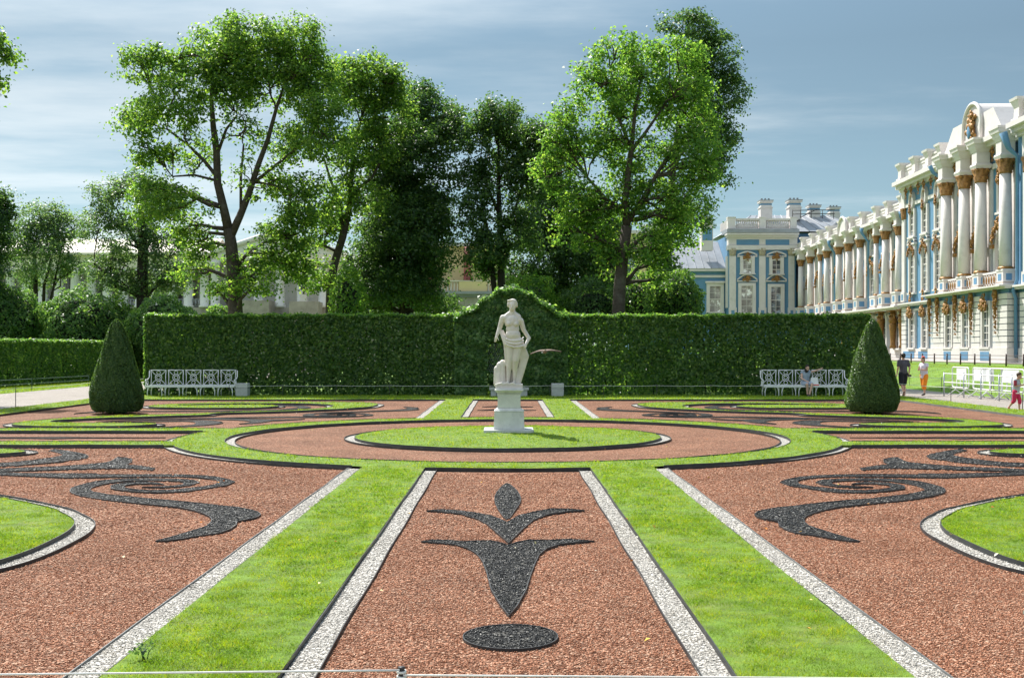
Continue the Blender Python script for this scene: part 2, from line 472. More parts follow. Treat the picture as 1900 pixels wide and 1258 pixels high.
# ring
RO, RI = 6.98, 5.95
n = 144
for i in range(n):
    a0, a1 = 2*math.pi*i/n, 2*math.pi*(i+1)/n
    slab_p = [(RI*math.cos(a0), Q(RI*math.sin(a0))), (RO*math.cos(a0), Q(RO*math.sin(a0))), (RO*math.cos(a1), Q(RO*math.sin(a1))), (RI*math.cos(a1), Q(RI*math.sin(a1)))]
    flat(turf, slab_p, ZG)
    flat(white, [(5.75*math.cos(a0), Q(5.75*math.sin(a0))), (5.945*math.cos(a0), Q(5.945*math.sin(a0))), (5.945*math.cos(a1), Q(5.945*math.sin(a1))), (5.75*math.cos(a1), Q(5.75*math.sin(a1)))], ZW)
full = arc(1, 0, 2*math.pi, 180)[:-1]
circ = lambda R: [(x*R, QC+(y-QC)*R) for x, y in full]
edging(edge, circ(5.95), -0.01, ZG + 0.012); edging(edge, circ(5.75), -0.01, ZE + .008)
ring_o, ring_i = circ(RO), circ(RI)
# the straight arms of grass
QE = {-1: 19.0, 1: 18.4}
for sx in (-1, 1):
    for sq in (-1, 1):
        # path strip
        xs = np.linspace(1.31, 2.31, 6)
        p = [(sx*x, Q(sq*math.sqrt(RO**2-x*x))) for x in xs] + [(sx*2.31, Q(sq*QE[sq])), (sx*1.31, Q(sq*QE[sq]))]
        slab(turf, p, -0.01, ZG); LAWNS.append(p)
        for (xa, xb, ex) in ((1.115, 1.304, 1.115), (2.316, 2.555, 2.555)):
            pa = [(sx*x, Q(sq*math.sqrt(7.0**2-x*x))) for x in np.linspace(xa, xb, 4)] + [(sx*xb, Q(sq*(QE[sq]-.02))), (sx*xa, Q(sq*(QE[sq]-.02)))]
            flat(white, pa, ZW)
            l = seg((sx*ex, Q(sq*math.sqrt(7.0**2-ex*ex))), (sx*ex, Q(sq*(QE[sq]-.01))))
            jit = [(x + 0.006*math.sin(y*2.1), y) for x, y in l]
            edging(steel if ex > 2 else edge, jit, -0.01, 0.026, closed=False)
        for ex in (1.307, 2.313):
            edging(edge, [(x + 0.006*math.sin(y*1.7), y) for x, y in seg((sx*ex, Q(sq*math.sqrt(7.0**2-ex*ex))), (sx*ex, Q(sq*(QE[sq]-.01))))], -0.01, ZG - 0.002, closed=False)
        # cross band
        qs = np.linspace(1.5, 2.45, 6)
        p = [(sx*math.sqrt(RO**2-q*q), Q(sq*q)) for q in qs] + [(sx*14.4, Q(sq*2.45)), (sx*14.4, Q(sq*1.5))]
        slab(turf, p, -0.01, ZG); LAWNS.append(p)
        for (qa, qb, eq, gq) in ((1.3, 1.493, 1.3, 1.497), (2.457, 2.65, 2.65, 2.453)):
            pa = [(sx*math.sqrt(7.15**2-q*q), Q(sq*q)) for q in np.linspace(qa, qb, 4)] + [(sx*14.4, Q(sq*qb)), (sx*14.4, Q(sq*qa))]
            flat(white, pa, ZW)
            edging(edge, seg((sx*math.sqrt(7.15**2-eq*eq), Q(sq*eq)), (sx*14.4, Q(sq*eq))), -0.01, ZE, closed=False)
            edging(edge, seg((sx*math.sqrt(7.15**2-gq*gq), Q(sq*gq)), (sx*14.4, Q(sq*gq))), -0.01, ZG + 0.012, closed=False)
        # white arc beside the ring
        a0, a1 = math.asin(2.65/7.15), math.acos(2.555/7.15)
        pts_o = arc(7.15, a0, a1, 30); pts_i = arc(6.985, a0, a1, 30)
        m = lambda P: [(sx*x, QC + sq*(y-QC)) for x, y in P]
        pts_o, pts_i = m(pts_o), m(pts_i)
        for i in range(30): flat(white, [pts_o[i], pts_o[i+1], pts_i[i+1], pts_i[i]], ZW + 0.004)
        edging(edge, pts_o, -0.01, ZE, closed=False); edging(edge, pts_i, -0.01, ZG + 0.014, closed=False)
    # cross bed end arc
    a = math.asin(1.3/7.15)
    po, pi_ = arc(7.15, -a, a, 12), arc(6.985, -a, a, 12)
    if sx < 0: po, pi_ = [(-x, y) for x, y in po], [(-x, y) for x, y in pi_]
    for i in range(12): flat(white, [po[i], po[i+1], pi_[i+1], pi_[i]], ZW + 0.004)
    edging(edge, po, -0.01, ZE, closed=False); edging(edge, pi_, -0.01, ZG + 0.014, closed=False)
for sq in (-1, 1):
    l = [(x, Q(sq*math.sqrt(6.985**2-x*x))) for x in np.linspace(-1.3, 1.3, 12)]
    edging(edge, l, -0.01, ZG + 0.014, closed=False)
    # verge at both ends, and its black edge
    rect_lawn(-16.0, 16.0, *sorted((Q(sq*QE[sq]), Q(sq*(22.9 if sq > 0 else 20.3)))))
    for s2 in (-1, 0, 1):
        x0, x1 = (-14.4, -2.32) if s2 < 0 else ((-1.3, 1.3) if s2 == 0 else (2.32, 14.4))
        edging(edge, seg((x0, Q(sq*(QE[sq]-.015))), (x1, Q(sq*(QE[sq]-.015)))), -0.01, ZG + 0.014, closed=False)
for sx in (-1, 1):
    rect_lawn(*sorted((sx*14.6, sx*16.0)), Q(-19.0), Q(18.4))
    edging(edge if sx < 0 else steel, seg((sx*14.59, Q(-18.99)), (sx*14.59, Q(18.39))), -0.01, ZG + 0.012, closed=False)
# round lawn under the statue
mound = lambda r: 0.055 + 0.10 * max(0.0, 1 - (r/3.28)**2)
prof = [(3.28*math.cos(t), 0) for t in np.linspace(0, math.pi/2, 10)]
mbm = [(r, mound(r)) for r, _ in prof][:-1] + [(0.02, mound(0))]
turf.lathe([(3.28, -0.01)] + mbm, (0, QC, 0), 96, False)
for i in range(n):
    a0, a1 = 2*math.pi*i/n, 2*math.pi*(i+1)/n
    flat(white, [(3.29*math.cos(a0), Q(3.29*math.sin(a0))), (3.49*math.cos(a0), Q(3.49*math.sin(a0))), (3.49*math.cos(a1), Q(3.49*math.sin(a1))), (3.29*math.cos(a1), Q(3.29*math.sin(a1)))], ZW)
edging(edge, circ(3.5), -0.01, ZE + .006); edging(edge, circ(3.285), -0.01, ZG + 0.014)

# S-shaped scrolls of lawn, one in each corner bed
SCROLL = [(8.6,3.9),(8.95,3.35),(9.8,2.95),(11.0,2.95),(11.95,3.2),(12.45,3.6),(12.72,4.2),(12.75,4.9),(12.65,5.6),(12.4,6.4),(12.0,7.15),(11.3,7.8),(10.5,8.3),(9.6,8.85),
 (8.7,9.6),(7.8,10.35),(7.0,10.75),(6.55,11.3),(6.2,11.9),(6.02,12.7),(6.0,13.4),(6.2,14.1),(6.7,14.7),(7.5,15.15),(8.8,15.2),(10.0,14.9),(10.9,14.35),(10.95,14.15),
 (10.2,14.4),(9.0,14.6),(8.0,14.35),(7.5,13.8),(7.4,13.2),(7.75,12.5),(8.4,12.05),(9.4,11.95),(10.5,12.0),(11.3,12.2),(11.9,12.8),(12.15,13.6),(11.9,14.6),(11.2,15.6),(10,16.4),(8.6,16.8),(7,16.75),
 (5.6,16.45),(4.75,15.9),(4.35,15.2),(4.23,14.5),(4.25,13.6),(4.33,13.0),(4.52,12.4),(4.88,11.8),(5.24,11.3),(6.06,10.5),(6.6,10.05),(7.3,9.55),(8.1,9.2),(8.4,8.75),(8.5,8.1),
 (9.4,7.45),(10.5,6.75),(11.3,6.2),(11.7,5.6),(11.68,5.1),(11.2,4.8),(10.4,4.68),(9.4,4.65),(8.8,4.4)]
SC_OUT = []
for sx in (-1, 1):
    for sq in (-1, 1):
        out = ccw([(sx*x, Q(sq*q)) for x, q in spline(SCROLL, 5)])
        inn = offset(out, 0.21)
        SC_OUT.append((out, inn))
        flat(white, out, ZW); edging(edge, out, -0.01, ZE)
        slab(turf, inn, 0.0, ZG); LAWNS.append(inn); edging(edge, offset(out, 0.205), 0.0, ZG + 0.010)
tag(turf.build('lawn', M['turf']), kind='structure')
tag(white.build('gravel_border', M['white_gravel']), kind='stuff')
# ---- black gravel ornaments
def poly_px(pts, ox, oy, s, z=0.018, sp=0):
    w = [G(x/s+ox, y/s+oy, z) for x, y in pts]
    w = [(x, y-QC) for x, y in w]
    return spline(w, sp) if sp else w
OR_S = poly_px([(843,716),(950,688),(1090,648),(1230,605),(1320,575),(1360,540),(1365,515),(1345,490),(1290,463),(1190,432),(1060,405),(900,388),(700,368),(480,345),(300,322),(150,297),(70,272),(48,250),
 (60,225),(110,207),(200,183),(300,163),(430,148),(600,138),(800,134),(1000,138),(1130,145),(1200,152),(1250,172),(1180,195),(1060,212),(900,222),(720,218),(900,210),(1020,203),(1100,190),(1115,175),(1085,165),
 (980,158),(850,155),(700,155),(560,162),(430,178),(320,200),(250,222),(230,243),(262,258),(400,285),(600,305),(750,322),(950,338),(1150,358),(1300,372),(1450,390),(1600,402),(1720,425),(1790,445),(1820,470),
 (1790,495),(1730,512),(1600,535),(1590,570),(1540,605),(1440,640),(1250,665),(1080,695),(940,715)], 120, 860, 5.0)
OR_C = poly_px([(0,92),(300,92),(305,100),(800,98),(1050,100),(1250,108),(1400,122),(1500,142),(1580,168),(1500,200),(1300,230),(1150,255),(1000,265),(850,268),(700,265),(560,252),(430,232),(430,205),(480,190),(580,175),(700,168),(800,170),(870,177),(920,192),
 (850,188),(760,186),(650,190),(570,200),(540,213),(560,225),(650,240),(800,248),(1000,242),(1150,225),(1300,208),(1400,190),(1430,172),(1410,153),(1330,138),(1200,125),(1000,119),(700,120),(300,128),(0,130)], 120, 860, 5.0)
OR_C += [(-8.4,-7.3),(-9.3,-6.85),(-10.2,-6.35),(-10.9,-5.6),(-10.1,-6.05),(-9.2,-6.5),(-8.3,-6.95),(-7.5,-7.27)]
OR_E = poly_px([(0,360),(400,345),(800,330),(1200,298),(1450,272),(1530,245),(1600,203),(1700,212),(1785,230),(1785,265),(1720,300),(1700,308),(1800,310),(1900,320),(1963,330),(2104,352),(2068,380),(1812,358),(1700,352),(1400,357),(1000,368),(700,378),(400,388),(0,396)], 0, 820, 7.308)
OR_E += [(-8.35,-7.02),(-8.7,-6.72),(-8.3,-6.86)]
OR_F = poly_px([(0,330),(200,320),(450,300),(700,280),(860,265),(930,245),(1080,235),(1170,215),(1200,190),(1160,165),(1050,140),(900,115),(740,92),(660,115),(720,125),(800,145),(860,165),(830,185),(700,210),(450,245),(200,272),(0,282)], 0, 820, 7.308)
OR_F += [(-8.7,-5.75),(-9.5,-5.45),(-10.6,-5.25),(-9.6,-5.72),(-8.8,-6.12)]
OR_G = spline([(10.4,14.72),(8.8,14.98),(7.4,14.72),(6.75,14.0),(6.5,13.1),(6.7,12.2),(7.2,11.5),(8.0,11.0),(9.2,10.7),(11.0,10.6),(12.4,10.5),(12.9,9.4),(12.75,10.6),(12.2,10.95),(11,10.95),(9.3,11.1),(8.2,11.4),(7.3,11.95),(7.0,12.6),(6.9,13.2),(7.1,13.8),(7.6,14.4),(8.8,14.74)], 4)
OR_G = [(-x, -q) for x, q in OR_G]
OR_X = [(-7.4,0.0),(-8.6,-0.10),(-9.3,-0.13),(-9.7,-0.32),(-10.3,-0.20),(-11.5,-0.16),(-13.2,-0.1),(-14.0,0.0),(-13.0,0.14),(-11.5,0.10),(-10.4,0.06),(-9.6,0.12),(-8.8,0.02)]
s = 3.7
CB = [("tall leaf-shaped", poly_px([(668,60),(620,95),(590,140),(585,180),(610,240),(670,305),(720,250),(755,200),(763,165),(745,120),(710,85)], 760, 880, s, sp=3)),
      ("winged chevron", poly_px([(118,248),(220,237),(330,245),(450,260),(560,280),(670,325),(750,280),(860,255),(980,235),(1100,237),(1200,247),(1080,255),(950,275),(850,310),(780,370),(680,470),(600,400),(540,345),(470,305),(350,270),(220,255)], 760, 880, s)),
      ("big flared vase-shaped", poly_px([(80,457),(160,447),(280,450),(370,460),(450,455),(560,455),(630,470),(680,487),(740,465),(820,450),(950,452),(1100,442),(1268,455),(1150,465),(1030,480),(940,510),(890,550),(860,610),(830,690),(800,790),(740,900),(682,970),(620,890),(560,790),(530,670),(500,590),(460,540),(400,505),(310,478),(200,468)], 760, 880, s)),
      ("round disc", poly_px([(692+325*math.cos(t), 1112+84*math.sin(t)) for t in np.linspace(0, 2*math.pi, 49)[:-1]], 760, 880, s))]
ORN = []
def ornament(poly, label, group=None):
    p = ccw([(x, Q(q)) for x, q in poly]); ORN.append(p)
    mb = MB(); flat(mb, p, 0.013)
    c = np.mean(np.array(p), axis=0)
    t = thing('gravel_ornament', label, 'garden ornament', (c[0], c[1], 0), group=group)
    mb.build('gravel_fill', M['black_gravel'], t)
    e = MB(); edging(e, p, -0.01, 0.023, 0.007); e.build('edging', M['edging_plastic'], t)
BED = {(-1,-1): 'in the near bed away from the palace', (1,-1): 'in the near bed on the palace side',
       (-1,1): 'in the far bed away from the palace', (1,1): 'in the far bed on the palace side'}
for (sx, sq), where in BED.items():
    for poly, lab in ((OR_S, 'thick black gravel scroll with hooked tail '), (OR_C, 'long black gravel stem with thin coil '),
                      (OR_E, 'forked black gravel sprig '), (OR_F, 'black gravel hook by the lawn tip '), (OR_G, 'black gravel crescent inside the lawn swirl ')):
        if lab.startswith('black gravel crescent') and sq < 0: continue
        ornament([(-sx*x, -sq*q) for x, q in poly], lab + where)
for sx in (-1, 1):
    ornament([(-sx*x, q) for x, q in OR_X], 'thin black gravel spindle in the narrow cross bed ' + ('on the palace side' if sx > 0 else 'away from the palace'))
for lab, poly in CB:
    ornament(poly, lab + ' black gravel ornament in the middle bed before the statue')
    if 'round' in lab or 'leaf' in lab: continue
    ornament([(x, -q) for x, q in poly], lab + ' black gravel ornament in the middle bed behind the statue')
tag(edge.build('kerb_strip', M['edging_plastic']), kind='structure')
tag(steel.build('kerb_strip', M['lit_edging']), kind='structure')

# ---- loose stones lying on the near beds
def chips(X, Y, Z, size, name, mat, flatten=0.6):
    n = len(X)
    T = np.array([(1,1,1),(1,-1,-1),(-1,1,-1),(-1,-1,1)], float) * 0.6
    T = T[None] * (RNG.uniform(0.55, 1.25, (n, 1, 3)) * size[:, None, None])
    a = RNG.normal(size=(n, 4)); a /= np.linalg.norm(a, axis=1, keepdims=True)
    w, x, y, z = a.T
    R = np.stack([np.stack([1-2*(y*y+z*z), 2*(x*y-z*w), 2*(x*z+y*w)], 1), np.stack([2*(x*y+z*w), 1-2*(x*x+z*z), 2*(y*z-x*w)], 1), np.stack([2*(x*z-y*w), 2*(y*z+x*w), 1-2*(x*x+y*y)], 1)], 1)
    V = np.einsum('nij,nkj->nki', R, T); V[:, :, 2] *= flatten
    V += np.stack([X, Y, Z], 1)[:, None, :]
    Fc = np.array([(0,1,2),(0,3,1),(0,2,3),(1,3,2)])
    me = D2.meshes.new(name); nv = 4*n
    me.vertices.add(nv); me.vertices.foreach_set('co', V.astype(np.float32).ravel())
    idx = (Fc[None] + (np.arange(n)*4)[:, None, None]).astype(np.int32).ravel()
    me.loops.add(len(idx)); me.loops.foreach_set('vertex_index', idx)
    me.polygons.add(4*n); me.polygons.foreach_set('loop_start', np.arange(0, 12*n, 3, dtype=np.int32)); me.polygons.foreach_set('loop_total', np.full(4*n, 3, np.int32))
    me.update(calc_edges=True); me.materials.append(mat)
    o = link(D2.objects.new(name, me)); tag(o, kind='stuff')
def scatter(n, y0, y1, xm=None):
    """points in the strip of ground the camera sees between depths y0 and y1 (a margin round it)"""
    Y = np.sqrt(RNG.uniform(y0*y0, y1*y1, n)); X = RNG.uniform(-0.47, 0.48, n) * Y
    return X, Y
def density_n(y0, y1, per): return int(0.95 * 0.5 * (y1*y1 - y0*y0) * per)
bands = [(6.1, 9.0, 3400, 0.0074), (9.0, 12.0, 2200, 0.009), (12.0, 18.2, 950, 0.0125), (18.2, 24, 420, 0.018)]
cr, cw, cb = [], [], []
for y0, y1, per, sz in bands:
    X, Y = scatter(density_n(y0, y1, per), y0, y1); q = Y - QC; ax = np.abs(X); r = np.hypot(X, q)
    S = sz * RNG.uniform(0.6, 1.35, len(X))
    orn = np.zeros(len(X), bool); scr = np.zeros(len(X), bool); grs = np.zeros(len(X), bool)
    for p in ORN:
        if min(y for _, y in p) < y1: orn |= inside(p, X, Y)
    for o_, i_ in SC_OUT:
        if min(y for _, y in o_) < y1: scr |= inside(o_, X, Y); grs |= inside(i_, X, Y)
    bed = (q > -18.97) & (r > 7.2) & (ax < 14.5)
    wh = bed & (((ax > 1.13) & (ax < 1.295)) | ((ax > 2.325) & (ax < 2.54)) | (scr & ~grs))
    rd = bed & ~orn & ~scr & ((ax < 1.10) | (ax > 2.57))
    bl = bed & orn
    cr.append((X[rd], Y[rd], S[rd])); cw.append((X[wh], Y[wh], S[wh]*0.95)); cb.append((X[bl], Y[bl], S[bl]*1.2))
cat = lambda L, k: np.concatenate([a[k] for a in L])
chips(cat(cr,0), cat(cr,1), np.full(len(cat(cr,0)), 0.003), cat(cr,2), 'red_gravel', M['red_chips'])
chips(cat(cw,0), cat(cw,1), np.full(len(cat(cw,0)), ZW+0.004), cat(cw,2), 'white_gravel', M['white_chips'])
chips(cat(cb,0), cat(cb,1), np.full(len(cat(cb,0)), 0.016), cat(cb,2), 'black_gravel', M['black_chips'])

# ---- grass blades
def blades(X, Y, Z, h, w, name):
    n = len(X)
    a = RNG.uniform(0, 2*math.pi, n); b = RNG.uniform(0, 2*math.pi, n); lean = RNG.uniform(0.3, 1.7, n) * h
    base = np.stack([X, Y, Z], 1)
    dx = np.stack([np.cos(a), np.sin(a), np.zeros(n)], 1) * (w/2)[:, None]
    tip = base + np.stack([np.cos(b)*lean, np.sin(b)*lean, h], 1)
    V = np.stack([base - dx, base + dx, tip], 1).reshape(-1, 3)
    tag(raw_obj(name, V, 3, M['grass_blades']), kind='stuff')
gx, gy, gz, gh, gw = [], [], [], [], []; CLV = []
for y0, y1, per, hh, ww in ((6.1, 9.2, 9000, 0.026, 0.0045), (9.2, 13, 5000, 0.028, 0.006), (13, 18.5, 2200, 0.03, 0.0085), (18.5, 34, 560, 0.034, 0.014), (34, 49, 190, 0.04, 0.025)):
    X, Y = scatter(density_n(y0, y1, per), y0, y1); q = Y - QC; ax = np.abs(X); r = np.hypot(X, q)
    ok = np.zeros(len(X), bool); Z = np.full(len(X), ZG - 0.004); sel = ok
    for p in LAWNS:
        ys = [y for _, y in p]
        if min(ys) < y1 and max(ys) > y0: ok |= inside(p, X, Y)
    ring = (r < RO) & (r > RI); disc = r < 3.27
    ok |= ring | disc
    Z[disc] = 0.05 + 0.10 * (1 - (r[disc]/3.28)**2)
    okl = ok
    patch = np.sin(X*2.3+1.1*np.sin(Y*1.7)) * np.sin(Y*1.9 + 0.7*np.sin(X*3.1)) * 0.5 + 0.5
    p2 = np.sin(X*9.1+2*np.sin(Y*5.3)) * np.sin(Y*8.3 + 1.5*np.sin(X*6.7)) * 0.5 + 0.5
    hgt = hh * RNG.uniform(0.4, 1.25, len(X)) * (0.40 + 0.55*patch + 0.9*p2**2)
    strip = (q < -7) & (ax > 1.2) & (ax < 2.4)                 # thin dry turf along the white bands
    ed = np.minimum(np.abs(ax-1.31), np.abs(ax-2.31)) / 0.22
    ok &= ~(strip & (RNG.uniform(0, 1, len(X)) > np.clip(0.35 + 0.65*ed + 0.5*(p2-0.4), 0.25, 1)))
    if y0 < 18:
        cl = okl & (p2 * patch > 0.30) & (RNG.uniform(0, 1, len(X)) < (0.20 if y0 < 9 else 0.28)); CLV.append((X[cl], Y[cl], np.full(cl.sum(), 0.011 if y0 < 9 else (0.014 if y0 < 13 else 0.02))))
    gx.append(X[ok]); gy.append(Y[ok]); gz.append(Z[ok]); gh.append(hgt[ok]); gw.append(ww * RNG.uniform(0.7, 1.3, ok.sum()))
blades(*(np.concatenate(a) for a in (gx, gy, gz, gh, gw)), 'grass')
# ================================================================== vegetation
def unit(v): return v / np.maximum(np.linalg.norm(v, axis=1, keepdims=True), 1e-9)
def leaf_quads(C, N, S, asp=0.62, fold=0.18):
    """folded rhombic leaves at C, facing N, of length S"""
    n = len(C)
    N = unit(N); a = unit(np.cross(N, RNG.normal(size=(n, 3)))); b = np.cross(N, a)
    S = S[:, None]
    return np.stack([C - a*S*0.5, C - b*S*asp*0.5 + N*S*fold, C + a*S*0.5, C + b*S*asp*0.5 + N*S*fold], 1).reshape(-1, 3)

def sphere_pts(n):
    return unit(RNG.normal(size=(n, 3)))

def crown_pts(blobs, d, sub_r, leaves_per, leaf, dens=1.0, up=0.5, depth=0.85):
    """blobs in picture terms (column, row, half width, half height[, density[, depth shift]]) at distance d -> leaf centres and normals in the world"""
    Cs, Ns, tips = [], [], []
    s = d / F
    ext = []
    for i, p in enumerate(blobs):
        for q in blobs[i+1:]:
            dist = math.hypot(p[0]-q[0], p[1]-q[1]); rr = 0.25*(p[2]+p[3]+q[2]+q[3])
            if 0.8*rr < dist < 1.9*rr and RNG.uniform() < 0.7:
                ext.append((0.5*(p[0]+q[0])+RNG.normal()*6, 0.5*(p[1]+q[1])+RNG.normal()*6, rr*0.62, rr*0.55, 0.42*min(p[4] if len(p) > 4 else 1, q[4] if len(q) > 4 else 1)))
    for b in list(blobs) + ext:
        px, py, rx, ry = b[:4]; rx *= 1.10; ry *= 1.10; k = b[4] if len(b) > 4 else 1.0; dd = b[5] if len(b) > 5 else RNG.uniform(-1, 1) * rx * s * 0.8
        c = W(px, py, d); c[1] += dd
        R = np.array([rx*s, 0.5*(rx+ry)*s*depth, ry*s])
        area = 4*math.pi*((R[0]*R[1])**1.6/3 + (R[0]*R[2])**1.6/3 + (R[1]*R[2])**1.6/3)**(1/1.6)
        ns = max(6, int(area * k * dens / (sub_r**2 * 1.5)))
        dirs = sphere_pts(ns); dirs[:, 2] = np.where(dirs[:, 2] < -0.65, -dirs[:, 2]*0.6, dirs[:, 2]); dirs = unit(dirs)
        rad = RNG.uniform(0.2, 1.0, (ns, 1)) ** 0.5
        sub = c + dirs * rad * R * RNG.uniform(0.9, 1.06, (ns, 1))
        tips.append((c, sub))
        m = int(leaves_per)
        off = RNG.normal(size=(ns, m, 3)) * np.array([0.5, 0.5, 0.34]) * sub_r * RNG.uniform(0.6, 1.25, (ns, 1, 1))
        P = sub[:, None, :] + off
        out = dirs[:, None, :]
        nr = 0.55*out + np.array([0, 0, up]) + RNG.normal(size=(ns, m, 3))*0.55
        Cs.append(P.reshape(-1, 3)); Ns.append(nr.reshape(-1, 3))
    return np.concatenate(Cs), np.concatenate(Ns), tips

def wob(p0, p1, k, amp):
    p0, p1 = np.array(p0, float), np.array(p1, float); L = np.linalg.norm(p1 - p0)
    out = []
    for i in range(k + 1):
        t = i / k; w = math.sin(math.pi * t)
        out.append(p0 + (p1 - p0)*t + RNG.normal(size=3)*amp*L*w + np.array([0, 0, 0.10*L*w]))
    return out

def tree(name, label, blobs, d, trunk, limbs=(), leafmat='maple_leaves', barkmat='bark', sub_r=0.55, lp=40, leaf=0.185, dens=1.0, group=None, twigs=5, ground=0.0, tr=0.35):
    """trunk: [(col,row,radius m)...] from the ground up; limbs: lists of (col,row,radius[,depth])"""
    base = W(trunk[0][0], trunk[0][1], d); base[2] = ground
    t = thing(name, label, 'tree', tuple(base), group=group)
    mb = MB()
    pts = [base + np.array([0, 0, -0.05])] + [W(x, y, d) for x, y, _ in trunk]
    rad = [trunk[0][2] * 1.35] + [r for _, _, r in trunk]
    mb.tube(pts, rad, 10)
    joints = [(np.array(p), r) for p, r in zip(pts, rad)]
    for lb in limbs:
        lp_ = []; lr = []
        for e in lb:
            p = W(e[0], e[1], d); p[1] += e[3] if len(e) > 3 else 0
            lp_.append(p); lr.append(e[2])
        mb.tube(lp_, lr, 7); joints += [(np.array(p), r) for p, r in zip(lp_, lr)]
    C, N, tips = crown_pts(blobs, d, sub_r, lp, leaf, dens)
    for c, sub in tips:
        above = [j for j in joints if j[0][2] < c[2] + 0.5] or joints
        j = min(above, key=lambda j: np.linalg.norm((j[0]-c) * np.array([1, 1, 0.7])))
        r0 = min(j[1]*0.55, 0.13)
        path = wob(j[0], c, 4, 0.05)
        mb.tube(path, np.linspace(r0, 0.045, 5), 5)
        for q in sub[RNG.choice(len(sub), min(len(sub), twigs), replace=False)]:
            mb.tube(wob(path[RNG.integers(2, 5)], q, 3, 0.07), [0.04, 0.032, 0.024, 0.012], 4)
    mb.build('trunk', M[barkmat], t)
    S = leaf * RNG.uniform(0.65, 1.3, len(C))
    raw_obj('crown', leaf_quads(C, N, S), 4, M[leafmat], t)
    return t

def bush(name, label, cat, c, R, leafmat, leaf, cover, group=None, core=0.80, lump=0.12, stems=True, flat_top=None):
    """rounded shrub: leaves over a lumpy ellipsoid, solid dark core added inside to block light"""
    c = np.array(c, float); R = np.array(R, float)
    t = thing(name, label, cat, (c[0], c[1], 0), group=group)
    area = 4*math.pi*((R[0]*R[1])**1.6/3 + (R[0]*R[2])**1.6/3 + (R[1]*R[2])**1.6/3)**(1/1.6)
    n = int(area * cover / (leaf*leaf*0.4))
    dr = sphere_pts(n); ph = RNG.uniform(0, 6.28, 6)
    lm = 1 + lump*(np.sin(dr[:,0]*5+ph[0])*np.sin(dr[:,2]*6+ph[1]) + 0.7*np.sin(dr[:,1]*9+ph[2])*np.sin(dr[:,0]*11+ph[3]) + 0.5*np.sin(dr[:,2]*17+ph[4])*np.sin(dr[:,0]*19+ph[5]))
    P = c + dr * R * lm[:, None] * (1 - np.abs(RNG.normal(size=(n, 1)))*0.07)
    k = P[:, 2] > 0.02
    P, dr = P[k], dr[k]
    mb = MB(); vs = ICO_V * R * core + c; vs[:, 2] = np.maximum(vs[:, 2], 0.02)
    if core > 0: mb.add(vs, ICO_F, True)
    if stems:
        for i in range(5):
            a = RNG.uniform(0, 6.28); mb.tube([(c[0]+0.2*math.cos(a), c[1]+0.2*math.sin(a), -0.05), (c[0]+0.5*R[0]*math.cos(a), c[1]+0.5*R[1]*math.sin(a), c[2])], 0.04, 5)
    mb.build('stem', M['stem_and_light_block'], t)  # holds the added light-blocking core along with the stems
    raw_obj('foliage', leaf_quads(P, dr + RNG.normal(size=P.shape)*0.6 + np.array([0,0,0.25]), leaf*RNG.uniform(0.6, 1.3, len(P))), 4, M[leafmat], t)
    return t

